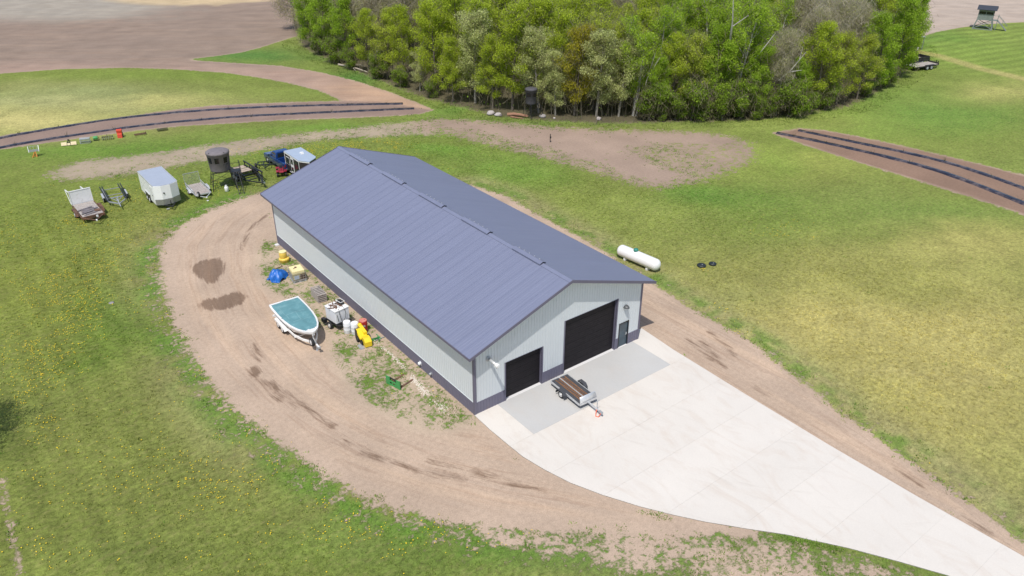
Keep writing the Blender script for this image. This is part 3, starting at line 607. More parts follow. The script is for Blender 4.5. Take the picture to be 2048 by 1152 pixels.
# pale limestone chips in a line along the barn's drip edge
t = rng.random(1500); yy = 0.6+t*15; P = np.c_[-1.05-.22*np.sin(yy*.5)+rng.normal(0, .085, 1500)*(1+.7*(yy < 7)), yy]; P = P[rng.random(1500) < np.where(yy < 7, 1, .35)*sm(vnoise(P, .9), .1, .5)]
n = len(P); s_ = rng.uniform(.02, .055, n); ang = np.arange(4)*np.pi/2
V = np.empty((n, 5, 3)); V[:, 0, :2] = P; V[:, 0, 2] = s_*1.0; rot = rng.uniform(0, 3, n)
for i in range(4): V[:, i+1, 0] = P[:, 0]+s_*np.cos(ang[i]+rot); V[:, i+1, 1] = P[:, 1]+s_*np.sin(ang[i]+rot); V[:, i+1, 2] = 0.001
b0 = (np.arange(n)*5)[:, None]; T = np.concatenate([np.c_[b0, b0+1+i, b0+1+(i+1) % 4] for i in range(4)])
m_chip = mat('limestone_chip', (.58, .53, .46), .9, 0, .25, 9)
tag(link(bpy.data.objects.new('drip_edge_stones', fastmesh('drip_edge_stones', V.reshape(-1, 3), T, m_chip, None, 3))), kind='stuff')
# ================================================================== POLE BARN
W, L, HE, HR, OV, GV, HW = 14.786, 31.841, 4.948, 7.685, .687, .608, .947
SL = (HR-HE)/(W/2+OV)
barn = thing('pole_barn', 'large slate blue roofed pole barn with pale grey ribbed steel walls', 'barn')
def roof_z(x): return HR-abs(x-W/2)*SL
def wall_top(x): return roof_z(x)-.16
D1 = (2.476, 5.494, 3.07); D2 = (7.491, 12.32, 4.326); DW = (12.68, 13.663, 2.13)
RP = .2286
# --- gable wall facing the apron: steel panels of four ribs each, cut round the doors
def gable_panels(y0, sign, openings, zlo, zhi_f, m, name, proud, x0=0.0, x1=W):
    xs = sorted(set([round(x0+i*RP, 4) for i in range(int((x1-x0)/RP)+1)]+[x1]+[o[0] for o in openings if x0 < o[0] < x1]+[o[1] for o in openings if x0 < o[1] < x1]))
    mb = None; cur = None
    for a, b in zip(xs[:-1], xs[1:]):
        if b-a < .004: continue
        k = int((a-x0+1e-4)/(RP*4))
        if k != cur:
            if mb and mb.F: mb.build(name, m, barn)
            mb = MB(); cur = k
        mid = (a+b)/2; lo = zlo
        for o in openings:
            if o[0] < mid < o[1]: lo = max(lo, o[2])
        za, zb = zhi_f(a), zhi_f(b)
        if min(za, zb) <= lo+.01: continue
        yo = y0-sign*proud
        mb.prism([(a, lo), (b, lo), (b, zb), (a, za)], yo, yo+sign*.03, 'Y')
        on = abs(((a-x0)/RP)-round((a-x0)/RP)) < 1e-3
        if on: mb.prism([(a-.016, lo), (a+.016, lo), (a+.016, zhi_f(a)-.004), (a-.016, zhi_f(a)-.004)], yo-sign*.019, yo-sign*.002, 'Y')
    if mb and mb.F: mb.build(name, m, barn)
OP = [D1, D2, DW]
gable_panels(0, 1, OP, HW, wall_top, m_wall, 'wall_panel', 0)
gable_panels(0, 1, OP, 0.0, lambda x: HW, m_wains, 'wainscot_panel', .014)
gable_panels(L, -1, [], HW, wall_top, m_wall, 'wall_panel', 0)
gable_panels(L, -1, [], 0, lambda x: HW, m_wains, 'wainscot_panel', .014)
# --- long walls: one panel mesh each, shared by every copy
def side_panel(name, zlo, zhi, m, proud):
    n = 35; w = L/n; mb = MB(); mb.bx(-.03, proud, 0, w, zlo, zhi)
    for i in range(4):
        y = w*(i+.5)/4; mb.prism([(proud, y-.02), (proud+.019, y-.009), (proud+.019, y+.009), (proud, y+.02)], zlo, zhi-.003, 'Z')
    o = mb.build(name, m, barn); me = o.data
    for side in (0, 1):
        for k in range(n):
            if side == 0 and k == 0: c = o
            else: c = bpy.data.objects.new(name, me); link(c, barn)
            if side == 0: c.location = (0, (k+1)*w, 0); c.rotation_euler = (0, 0, math.pi)
            else: c.location = (W, k*w, 0)
side_panel('wall_panel', HW, wall_top(0)-.02, m_wall, .0)
side_panel('wainscot_panel', 0, HW, m_wains, .014)
# wainscot cap, corner trim, base
mb = MB(); 
for x in (-.03, W+.005): mb.bx(x, x+.025, .06, L-.06, HW-.01, HW+.022)
mb.build('wainscot_cap', m_wall, barn)
for cx, cy in ((0, 0), (W, 0), (0, L), (W, L)):
    sx = -1 if cx == 0 else 1; sy = -1 if cy == 0 else 1
    mb = MB(); mb.prism([(cx-sx*.13, cy+sy*.040), (cx+sx*.040, cy+sy*.040), (cx+sx*.040, cy-sy*.13), (cx+sx*.025, cy-sy*.13), (cx+sx*.025, cy+sy*.025), (cx-sx*.13, cy+sy*.025)][::(1 if sx*sy < 0 else -1)], .0, wall_top(0)-.03)
    mb.build('corner_trim', m_trim, barn)
# --- roof: every panel its own object, five ribs each
SLEN = math.hypot(W/2+OV, HR-HE); n = 36; pw = (L+2*GV)/n
def roof_panel():
    mb = MB(); mb.bx(0, SLEN-.02, 0, pw, -.03, 0)
    for i in range(4):
        y = pw*i/4; hh = .008 if i else .009; ww = .032 if i else .036
        mb.prism([(y-ww if i else .001, 0), (y-ww*.45 if i else .001, hh), (y+ww*.45, hh), (y+ww, 0)], 0.0, SLEN-.03, 'X')
    return mb
ang = math.atan(SL); first = None
for side in (0, 1):
    for k in range(n):
        if first is None: first = roof_panel().build('roof_panel', m_roof, barn); c = first
        else: c = bpy.data.objects.new('roof_panel', first.data); link(c, barn)
        if side == 0:   # local x runs from eave up to ridge
            c.matrix_world = Matrix.Translation((-OV, -GV+k*pw, HE)) @ Matrix.Rotation(-ang, 4, 'Y')
        else:
            c.matrix_world = Matrix.Translation((W+OV, -GV+(k+1)*pw, HE)) @ Matrix.Rotation(math.pi, 4, 'Z') @ Matrix.Rotation(-ang, 4, 'Y')
# roof core (underlay), soffit
y0, y1 = -GV+.02, L+GV-.02
MB().prism([(-OV+.02, HE-.05), (W/2, HR-.05), (W+OV-.02, HE-.05), (W+OV-.02, HE-.13), (W/2, HR-.13), (-OV+.02, HE-.13)][::-1], y0, y1, 'Y').build('soffit', m_soffit, barn)
# rake and eave fascia
for yy in (-GV-.03, L+GV+.002):
    for s in (-1, 1):
        ex = W/2+s*(W/2+OV+.02); ez = HE-.02*SL
        MB().prism([(ex, ez-.17), (ex, ez+.045), (W/2+s*.001, HR+.05), (W/2+s*.001, HR-.165)][::s], yy, yy+.028, 'Y').build('rake_trim', m_trim, barn)
for s, x in ((-1, -OV-.03), (1, W+OV+.006)):
    MB().bx(x, x+.024, -GV+.0, L+GV, HE-.17, HE-.004).build('eave_trim', m_trim, barn)
# ridge cap and five ridge vents
MB().prism([(W/2-.24, HR-.24*SL+.034), (W/2, HR+.05), (W/2+.24, HR-.24*SL+.034), (W/2+.24, HR-.24*SL+.014), (W/2, HR+.03), (W/2-.24, HR-.24*SL+.014)][::-1], -GV-.02, L+GV+.02, 'Y').build('ridge_cap', m_roof, barn)
for ya, yb in ((2.36, 5.42), (8.37, 11.69), (14.43, 17.75), (20.5, 23.8), (26.37, 29.92)):
    mb = MB(); mb.prism([(W/2-.27, HR-.03), (W/2-.27, HR+.045), (W/2, HR+.15), (W/2+.27, HR+.045), (W/2+.27, HR-.03)][::-1], ya, yb, 'Y')
    v = mb.build('ridge_vent', m_roof, barn)
    mb = MB()
    for i in range(5): mb.bx(W/2+.10, W/2+.17, ya+.5+i*.55, ya+.56+i*.55, HR+.09, HR+.125)
    mb.build('vent_clip', m_alu, v)
    MB().prism([(W/2-.22, HR+.0), (W/2-.22, HR+.04), (W/2, HR+.13), (W/2+.22, HR+.04), (W/2+.22, HR+.0)][::-1], ya-.012, ya-.002, 'Y').build('vent_end', m_hole, v)
# --- overhead doors
REC = .20
def overhead(x0, x1, h, sections):
    d = bpy.data.objects.new('overhead_door', None); link(d, barn); d.location = (0, 0, 0)
    z0 = .07; sh = (h-z0)/sections
    for i in range(sections):
        mb = MB(); a = z0+i*sh; mb.bx(x0+.01, x1-.01, REC, REC+.05, a+.008, a+sh-.006)
        for j in range(3): mb.bx(x0+.03, x1-.03, REC-.012, REC-.001, a+sh*(j+.18)/3, a+sh*(j+.82)/3)
        mb.build('door_section', m_door, d)
    MB().bx(x0, x1, -.03, REC+.3, .052, .066).build('door_sill', m_sill, barn)
    mb = MB(); t = .10
    mb.bx(x0-.012, x0+.0, -.026, REC+.06, .05, h+.012); mb.bx(x1, x1+.012, -.026, REC+.06, .05, h+.012); mb.bx(x0, x1, -.026, REC+.06, h, h+.012)
    mb.bx(x0-t, x0-.013, -.030, -.022, .05, h+.02); mb.bx(x1+.013, x1+t, -.030, -.022, .05, h+.02)
    mb.build('door_jamb', m_trim, barn)
    MB().bx(x0-.2, x1+.2, REC+.08, REC+.12, 0, h+.1).build('door_backing', m_doorframe, barn)
overhead(*D1, 6); overhead(*D2, 8)
# --- walk door
x0, x1, h = DW
md = MB().bx(x0+.07, x1-.07, .03, .075, .07, h-.07).build('walk_door', m_mandoor, barn)
mb = MB(); mb.cyl((x1-.17, .03, 1.02), (x1-.17, -.03, 1.02), .03, n=10); mb.bar((x1-.17, -.03, 1.02), (x1-.29, -.03, 1.02), .025); mb.bx(x1-.21, x1-.13, .012, .03, .92, 1.14); mb.build('handle', m_chrome, md)
mb = MB(); mb.bx(x0, x0+.065, -.034, .08, .05, h); mb.bx(x1-.065, x1, -.034, .08, .05, h); mb.bx(x0+.065, x1-.065, -.034, .08, h-.065, h); mb.build('door_frame', m_doorframe, barn)
MB().bx(x0+.0, x1-.0, -.06, .1, .052, .068).build('door_sill', m_sill, barn)
MB().bx(x0, x1, .09, .12, 0, h).build('door_backing', m_doorframe, barn)
# --- half-dome wall light beside the walk door
mb = MB(); mb.smooth = True; R = []
cx, cz = 13.147, 3.40
for i in range(7):
    a = math.pi/2*i/6; r = .22*math.cos(a)+.005; z = .20*math.sin(a)
    R.append([(cx+r*math.cos(t_), -.05-.34*(r/.225)*abs(math.sin(t_)) if True else 0, cz+z) for t_ in [math.pi*j/8 for j in range(9)]])
mb.rings(R, True, True); lt = mb.build('wall_light', m_fixture, barn)
MB().box((cx, -.035, cz+.02), (.16, .06, .2)).build('wall_bracket', m_doorframe, lt)
MB().lathe([(.10, -.10), (.12, -.03), (.10, 0)], (cx, -.16, cz-.02), 'Z', 10).build('lens', m_plastic_white, lt)
# --- galvanised flue pipe out of the gable, left of the small door
mb = MB(); mb.smooth = True
mb.lathe([(.10, 0), (.10, -.92)], (1.09, 0, 3.96), 'Y', 18)
fl = mb.build('flue_pipe', m_alu, barn)
MB().lathe([(.19, -.03), (.19, -.05), (.12, -.085)], (1.09, 0, 3.96), 'Y', 18).build('collar', m_galv, fl)
MB().lathe([(.145, -.88), (.15, -1.06), (.10, -1.10)], (1.09, 0, 3.96), 'Y', 18).build('cap', m_white, fl)
MB().bar((1.09, -.9, 3.86), (1.09, -.9, 3.70), .05).build('drip_leg', m_galv, fl)
# --- two vent hoods low on the long wall
for y, s, m in ((6.6, 1.0, m_plastic_white), (5.17, .75, m_galv)):
    mb = MB(); mb.smooth = True; mb.lathe([(.11*s, 0), (.13*s, -.10), (.12*s, -.17), (.05*s, -.21)], (0, y, .44 if s == 1 else .36), 'X', 14)
    v = mb.build('vent_hood', m, barn); MB().box((-.02, y, .44 if s == 1 else .36), (.02, .28*s, .28*s)).build('vent_flange', m, v)
# grey downspout block at the far corner
MB().bx(-.42, -.08, L-.5, L-.1, 0, .10).build('splash_block', m_sill, barn)
# ================================================================== THINGS ON THE GROUND
def wheel(parent, x, y, z, r, w, rim=None, side=-1, nm='wheel'):
    mb = MB(); mb.smooth = True
    mb.lathe([(r*.60, -w*.42), (r*.93, -w*.5), (r, -w*.34), (r, w*.34), (r*.93, w*.5), (r*.60, w*.42)], (x, y, z), 'X', 20)
    o = mb.build(nm, m_rubber, parent)
    mb = MB(); s = side
    mb.lathe([(r*.60, s*w*.44), (r*.58, s*w*.50), (r*.50, s*w*.40), (r*.20, s*w*.42), (r*.16, s*w*.56), (r*.05, s*w*.57)], (x, y, z), 'X', 16)
    mb.build('rim', rim or m_rim, o); return o

# ---------- flat deck trailer on the apron
t = thing('deck_trailer', 'flat trailer with dark ribbed deck and grey headboard parked on the concrete apron', 'trailer', (6.46, -2.15, .05), rad(-3))
hw_, yr, yf, zd = .70, 1.5, -1.58, .43
mb = MB(); mb.bx(-hw_, hw_, yf, yr, zd-.05, zd); mb.build('deck', m_mat_dark, t)
for s in (-1, 1):
    mb = MB()
    for dx in (-.145, .145): mb.bx(s*.24+dx-.03, s*.24+dx+.03, yf+.05, yr-.10, zd+.001, zd+.022)
    for i in range(17): yy = yf+.35+i*.15; mb.bx(s*.24-.112, s*.24+.112, yy, yy+.05, zd+.001, zd+.020)
    mb.build('traction_strip', m_brownstrip, t)
MB().bx(-.03, .03, yf, yr, zd+.001, zd+.03).build('centre_rail', m_alu, t)
for s in (-1, 1): MB().bx(s*hw_-.02+s*.021, s*hw_+.02+s*.021, yf, yr, zd-.11, zd+.03).build('side_rail', m_alu, t)
MB().bx(-hw_, hw_, yr+.002, yr+.045, zd-.10, zd+.03).build('rear_rail', m_alu, t)
mb = MB(); mb.smooth = True; R = []
prof = [(yf-.01, zd+.03), (yf+.00, zd+.14), (yf+.03, zd+.26), (yf+.07, zd+.36), (yf+.13, zd+.44)]
for y, z in prof:
    k = (z-zd)/.45; w = hw_*(1-.10*k*k); R.append([(-w, y, z), (w, y, z), (w, y-.02, z-.01), (-w, y-.02, z-.01)])
mb.rings(R); mb.build('headboard', m_alu, t)
MB().bx(-hw_, hw_, yf-.06, yf-.01, zd-.12, zd+.02).build('front_rail', m_alu, t)
for s in (-1, 1):
    wheel(t, s*.88, .10, .27, .27, .18, m_rim, s)
    mb = MB(); q = [(-.42, .18), (-.40, .40), (-.22, .58), (.28, .58), (.45, .40), (.48, .20), (.45, .20), (.42, .38), (.27, .555), (-.21, .555), (-.37, .39), (-.39, .18)]
    xa, xb = sorted((s*.76, s*1.02)); mb.prism([(y+.10, z) for y, z in q], xa, xb, 'X'); mb.build('fender', m_mat_dark, t)
mb = MB(); mb.bar((0, 1.3, zd-.1), (0, -2.75, zd-.10), .09, .09); mb.bar((-.6, .1, .28), (.6, .1, .28), .06); mb.build('tongue', m_alu, t)
mb = MB(); mb.bx(-.07, .07, -2.98, -2.70, zd-.15, zd-.04); mb.cyl((0, -3.0, zd-.16), (0, -3.0, zd-.02), .06, n=10); mb.build('coupler', m_galv, t)
mb = MB(); mb.cyl((.12, -2.35, .02), (.12, -2.35, .80), .03, n=8); mb.bar((.12, -2.35, .80), (.26, -2.35, .80), .025); mb.bar((.26, -2.35, .80), (.26, -2.35, .90), .025); mb.bx(.04, .22, -2.44, -2.26, .0, .03); mb.build('jack', m_galv, t)
mb = MB(); mb.tube([(-.06, -2.5, zd-.12), (-.20, -2.62, .12), (-.28, -2.72, .02), (-.18, -2.86, .015), (-.05, -2.92, zd-.15)], .028, 6); mb.build('safety_chain', m_orangered, t)
for s in (-1, 1): MB().bx(s*.62-.06, s*.62+.06, yr+.046, yr+.075, zd-.08, zd+.0).build('tail_light', m_red, t)

# ---------- fishing boat on its white trailer
t = thing('boat_trailer', 'white tandem boat trailer under the covered boat beside the barn', 'boat trailer', (-4.75, 16.2, 0), rad(-1.5))
mb = MB()
for s in (-1, 1):
    pts = [(s*.92, 2.6, .55), (s*.92, 0.2, .55), (s*.86, -1.0, .55), (s*.55, -2.0, .55), (s*.10, -2.75, .55)]
    for a, b in zip(pts[:-1], pts[1:]): mb.bar(a, b, .09, .16)
for y in (2.4, 1.2, .2, -1.2): mb.bar((-.9, y, .47), (.9, y, .47), .08)
mb.bar((0, -2.3, .55), (0, -3.55, .50), .11, .13); mb.build('frame', m_white, t)
for s in (-1, 1):
    mb = MB(); mb.bx(s*1.07-.13, s*1.07+.13, .18, 1.92, .66, .69); mb.prism([(.04, .42), (.18, .66), (.18, .69), (.0, .44)], s*1.07-.13, s*1.07+.13, 'X'); mb.prism([(2.06, .42), (2.10, .44), (1.92, .69), (1.92, .66)], s*1.07-.13, s*1.07+.13, 'X')
    mb.bx(s*1.20-.01, s*1.20+.01, .16, 1.94, .50, .68); mb.build('fender', m_white, t)
    for y in (.62, 1.46): wheel(t, s*1.07, y, .33, .33, .2, m_rim, s)
    mb = MB(); mb.bx(s*.45-.06, s*.45+.06, -1.3, 2.6, .62, .70); mb.build('bunk', m_black, t)
    MB().bx(s*1.02-.11, s*1.02+.11, 2.45, 2.56, .5, .64).build('tail_light', m_white, t)
mb = MB(); mb.bar((0, -2.72, .55), (0, -2.62, 1.25), .09); mb.cyl((-.09, -2.74, 1.18), (.09, -2.74, 1.18), .09, n=10); mb.build('winch_post', m_white, t)
sw = wheel(t, -.24, -2.92, .72, .33, .2, m_rim, -1, 'spare_wheel')
mb = MB(); mb.cyl((.0, -3.1, .05), (.0, -3.1, .95), .04, n=8); mb.bar((0, -3.1, .95), (.16, -3.1, .95), .03); mb.bx(-.1, .1, -3.66, -3.42, .44, .56); mb.cyl((0, -3.1, .0), (0, -3.1, .06), .09, n=8); mb.build('coupler', m_galv, t)
b = thing('fishing_boat', 'white boat with a teal canvas cover on the white trailer', 'boat', (-4.75, 16.2, 0), rad(-1.5))
ST = [(2.75, 1.16, 1.34), (2.2, 1.20, 1.33), (1.0, 1.21, 1.33), (0, 1.17, 1.34), (-1.0, 1.04, 1.36), (-1.8, .82, 1.39), (-2.4, .52, 1.42), (-2.75, .22, 1.45), (-2.88, .04, 1.46)]   # y, half beam, sheer height
mb = MB(); R = []
for y, w, z in ST:
    k = max(0, (-y-1.0)/1.9); zb = .66+.42*k**1.6; wc = w*(.80-.42*k)
    R.append([(-w, y, z), (-w*.985, y+.0, z-.14), (-wc, y+.10*k, zb+.17*(1-.3*k)), (0, y+.18*k, zb), (wc, y+.10*k, zb+.17*(1-.3*k)), (w*.985, y, z-.14), (w, y, z)])
mb.rings([r[::-1] for r in R]); mb.build('hull', m_whitegloss, b)
mb = MB(); mb.smooth = False; out = [(-w, y) for y, w, z in ST]+[(w, y) for y, w, z in ST[::-1]]
for s in (-1, 1):
    for (y0, w0, z0), (y1, w1, z1) in zip(ST[:-1], ST[1:]):
        i0, i1 = max(w0-.11, .01), max(w1-.11, .01)
        mb.rings([[(s*(w0+.025), y0, z0-.07), (s*(w0+.03), y0, z0+.03), (s*i0, y0, z0+.05), (s*i0, y0, z0-.02)][::s], [(s*(w1+.025), y1, z1-.07), (s*(w1+.03), y1, z1+.03), (s*i1, y1, z1+.05), (s*i1, y1, z1-.02)][::s]], y0 == ST[0][0], y1 == ST[-1][0])
mb.bx(-1.18, 1.18, 2.70, 2.86, 1.22, 1.41); mb.build('gunwale', m_whitegloss, b)
mb = MB(); mb.poly([(-.62, -2.28, 1.465), (0, -2.36, 1.475), (.62, -2.28, 1.465), (.45, -2.55, 1.48), (.16, -2.84, 1.495), (-.16, -2.84, 1.495), (-.45, -2.55, 1.48)][::-1]); mb.prism([(-.52, -2.30), (.52, -2.30), (.40, -2.55), (.15, -2.83), (-.15, -2.83), (-.40, -2.55)][::-1], 1.43, 1.478); mb.build('bow_deck', m_whitegloss, b)
# canvas, sagging between its hoops
NX, NY = 13, 25; V = []; 
for j in range(NY):
    y = 2.68+(-2.40-2.68)*j/(NY-1); w = np.interp(-y, [-s[0] for s in ST], [s[1] for s in ST])-.10
    zz = np.interp(-y, [-s[0] for s in ST], [s[2] for s in ST])+.062
    for i in range(NX):
        q = -1+2*i/(NX-1); hump = .10*math.exp(-((y-.35)/.30)**2)+.07*math.exp(-((y+1.0)/.4)**2)+.0*y
        V.append((q*w, y, zz+(1-q**4)*(hump+.02*math.sin(5*q+3*y))-.004+.03*(1-q*q)*(abs(q+.1) < .2)))
Fq = [(j*NX+i, (j+1)*NX+i, (j+1)*NX+i+1, j*NX+i+1) for j in range(NY-1) for i in range(NX-1)]
meshobj('canvas_cover', V, Fq, m_teal, b, True)
def strip(ids, w_=.045):
    mb = MB()
    for a, c_ in zip(ids[:-1], ids[1:]): mb.bar((V[a][0], V[a][1], V[a][2]+.006), (V[c_][0], V[c_][1], V[c_][2]+.006), w_, .012)
    mb.build('cover_seam', m_seam, b)
for jj in (10, 16): strip([jj*NX+i for i in range(2, NX-2)])
strip([j*NX+6 for j in range(10, 17)]); strip([j*NX+2 for j in range(2, 14)])
MB().box((-1.16, .3, 1.45), (.05, .05, .16)).build('cleat', m_white, b)

# ---------- white chest on a small trailer
t = thing('chest_trailer', 'small black trailer under the white sprayer tank box by the barn wall', 'trailer', (-1.95, 15.35, 0), rad(8))
mb = MB()
for s in (-1, 1): mb.bar((s*.62, .85, .50), (s*.62, -.75, .50), .08, .10); mb.bar((s*.6, -.72, .5), (0, -1.35, .48), .07)
for y in (.8, 0, -.72): mb.bar((-.62, y, .5), (.62, y, .5), .07)
mb.bx(-.6, .6, -.7, .8, .545, .57); mb.build('frame', m_black, t)
for s in (-1, 1): wheel(t, s*.78, .05, .27, .27, .17, m_rim, s)
mb = MB(); mb.bx(-.95, -.68, .55, .95, .30, .62); mb.box((.2, -.95, .35), (.35, .3, .12)); mb.build('tool_box', m_black, t)
mb = MB(); mb.lathe([(.22, .0), (.24, .06), (.18, .08)], (.15, -.98, .22), 'Z', 14); mb.build('pump_base', m_lid, t)
b = thing('tank_box', 'boxy white tank heaped with brown and black pipework on the small black trailer', 'tank box', (-1.95, 15.35, 0), rad(8))
MB().bx(-.62, .60, -.62, .72, .575, 1.62).build('box_body', m_plastic_white, b, bevel=.03)
mb = MB(); mb.bx(-.66, .64, -.66, .76, 1.624, 1.66); mb.build('lid_rim', m_white, b)
mb = MB(); r = random.Random(4)
for i in range(16):
    a = Vector((r.uniform(-.5, .35), r.uniform(-.45, .55), 1.70)); d = r.uniform(0, 3.1)
    mb.bar(a, a+Vector((.35*math.cos(d), .35*math.sin(d), r.uniform(-.01, .10))), .05, .05)
mb.build('brown_pipework', m_rust, b)
mb = MB(); mb.box((.40, .12, 1.80), (.30, .5, .22)); mb.cyl((.42, -.15, 1.80), (.42, .4, 1.80), .13, n=12); mb.build('motor', m_black, b)
mb = MB(); mb.tube([(.20, -.2, 1.95), (.20, .45, 1.95), (.58, .45, 1.95), (.58, -.2, 1.95), (.20, -.2, 1.95)], .022, 6); mb.cyl((-.1, -.3, 1.66), (-.1, -.3, 1.85), .07, n=10); mb.cyl((.05, .4, 1.66), (.05, .4, 1.80), .09, n=10); mb.build('white_cage', m_white, b)
mb = MB(); mb.tube([(-.25, -.55, 1.75), (-.28, -.72, 1.3), (-.20, -.72, .8), (-.05, -.72, .62), (.18, -.70, .9), (.26, -.70, 1.35), (.18, -.6, 1.72)], .018, 6); mb.tube([(-.45, -.5, 1.70), (-.48, -.67, 1.2), (-.42, -.67, .75)], .015, 6); mb.build('hose', m_lid, b)

# ---------- barrels
def barrel(name, label, x, y, m, lid, r=.285, h=.90, group=None, rz=0):
    t = thing(name, label, 'barrel', (x, y, 0), rz, group)
    mb = MB(); mb.smooth = True
    mb.lathe([(r*.93, 0), (r, .04), (r, h*.30), (r*1.03, h*.32), (r, h*.35), (r, h*.64), (r*1.03, h*.66), (r, h*.69), (r, h-.05), (r*.95, h-.01)], n=24); mb.build('body', m, t)
    mb = MB(); mb.lathe([(r*.95, h-.008), (r*.95, h+.012), (r*.86, h+.012), (r*.84, h-.01+.005)], n=24); l = mb.build('lid', lid, t)
    mb = MB(); mb.lathe([(.04, 0), (.04, .025)], (.15, .05, h+.0), n=8); mb.lathe([(.03, 0), (.03, .02)], (-.15, -.03, h), n=8); mb.build('bung', lid, l); return t
barrel('plastic_barrel', 'white plastic barrel farther from the yellow machine, left of its twin', -1.93, 13.98, m_plastic_white, m_white, group='white barrels beside the barn', h=.95)
barrel('plastic_barrel', 'white plastic barrel touching the yellow machine, in front of its twin', -1.56, 13.48, m_plastic_white, m_white, group='white barrels beside the barn', h=.95)
t = barrel('plastic_barrel', 'dark red barrel with a faded pink lid by the barn wall', -.87, 13.42, m_red, m_redlid, .31, .95)
MB().prism([(.315*math.cos(a), .315*math.sin(a)) for a in [rad(230+8*i) for i in range(6)]]+[(.30*math.cos(a), .30*math.sin(a)) for a in [rad(270-8*i) for i in range(6)]], .52, .66).build('paper_label', m_white, t)

# ---------- yellow machine
t = thing('wood_chipper', 'bright yellow implement with sloping hood and front chute by the barn wall', 'implement', (-1.55, 12.15, 0), rad(-8))
mb = MB(); mb.prism([(.62, .55), (-.30, .36), (-.34, .50), (.55, .86)], -.36, .22, 'X'); mb.build('hood', m_yellow, t)
mb = MB(); mb.prism([(-.22, .22), (-.92, .02), (-.98, .06), (-1.0, .46), (-.72, .68), (-.28, .62)], -.22, .30, 'X'); mb.build('chute', m_yellow, t)
mb = MB(); mb.prism([(-.10, .50), (-.12, .80), (.95, .82), (1.2, .76), (1.2, .62), (.95, .60)], .02, .28, 'X'); mb.build('arm_cover', m_yellow, t)
mb = MB(); mb.smooth = True; mb.lathe([(.15, -.03), (.17, .05), (.12, .12)], (.14, 1.12, .76), 'Z', 14); mb.build('cap', m_yellow, t)
mb = MB(); mb.bx(-.40, -.36, .3, .72, .0, .86); mb.bar((-.3, -.6, .14), (-.3, .8, .22), .08); mb.bar((.3, -.6, .14), (.3, .8, .22), .08); mb.bar((-.36, .6, .2), (.36, .6, .2), .08); mb.bx(-.34, -.10, -.55, .1, .06, .32); mb.build('frame', m_black, t)
for s in (-1, 1): wheel(t, s*.42, .15, .2, .2, .12, m_rubber, s)
mb = MB(); mb.bar((.36, .75, .9), (.36, .75, .5), .05); mb.cyl((.30, -.2, .35), (.46, -.2, .35), .2, n=14); mb.build('drive_pulley', m_lid, t)
MB().bx(-.62, -.30, -1.0, -.35, .0, .06).build('skid_plate', m_galv, t)
t = thing('green_hitch', 'small green metal hitch piece lying on pale stones behind the yellow machine', 'implement', (-.72, 11.75, 0), rad(20))
mb = MB(); mb.bar((-.1, .3, .03), (-.1, -.35, .42), .05); mb.bar((-.1, -.35, .0), (-.1, -.35, .45), .06); mb.bar((-.35, .15, .06), (.30, -.05, .10), .07); mb.bar((.25, -.25, .04), (.25, .2, .3), .05); mb.build('hitch_frame', m_green, t)
mb = MB(); mb.bar((-.2, -.05, .05), (.55, -.28, .06), .06); mb.build('pale_bar', m_galv, t)

# ---------- IBC tote, tarp, yellow drum
t = thing('liquid_tote', 'yellowed plastic liquid tote in a metal cage on its pallet', 'tote', (-1.42, 24.22, 0), rad(-7))
MB().bx(-.50, .50, -.58, .58, .20, 1.06).build('bottle', m_cream, t, bevel=.06)
mb = MB()
for i in range(6): x = -.45+.18*i; mb.bx(x-.03, x+.03, -.60, .60, .70, 1.03)
for i in range(6): y = -.5+.2*i; mb.bx(-.52, .52, y-.03, y+.03, .70, 1.03)
mb.build('moulded_ribs', m_cream, t)
mb = MB()
for z in (.22, .42, .62, .82): 
    for a, b2 in (((-.55, -.63), (.55, -.63)), ((.55, -.63), (.55, .63)), ((.55, .63), (-.55, .63)), ((-.55, .63), (-.55, -.63))): mb.bar((*a, z), (*b2, z), .026)
for i in range(6):
    x = -.55+.22*i
    for y in (-.63, .63): mb.bar((x, y, .15), (x, y, .84), .024)
for i in range(7):
    y = -.63+.21*i
    for x in (-.55, .55): mb.bar((x, y, .15), (x, y, .84), .024)
mb.build('cage', m_chrome, t)
MB().bx(-.42, -.02, -.655, -.645, .32, .66).build('label_plate', m_paleroof, t)
mb = MB(); mb.bx(.06, .50, -.598, -.590, .22, .69); mb.build('stained_front', m_rust, t)
mb = MB()
for y in (-.56, 0, .56): mb.bx(-.56, .56, y-.07, y+.07, .10, .145)
for x in (-.5, 0, .5):
    for y in (-.56, 0, .56): mb.bx(x-.06, x+.06, y-.06, y+.06, .0, .10)
mb.bx(-.56, .56, -.66, -.60, .0, .03); mb.bx(-.60, .60, -.64, .64, .146, .19); mb.build('pallet', m_galv, t)
mb = MB(); mb.lathe([(.10, 0), (.10, .05)], (-.05, .1, 1.06), n=14); mb.lathe([(.05, 0), (.05, .04)], (-.22, -.05, 1.06), n=10); mb.build('filler_cap', m_rust, t)

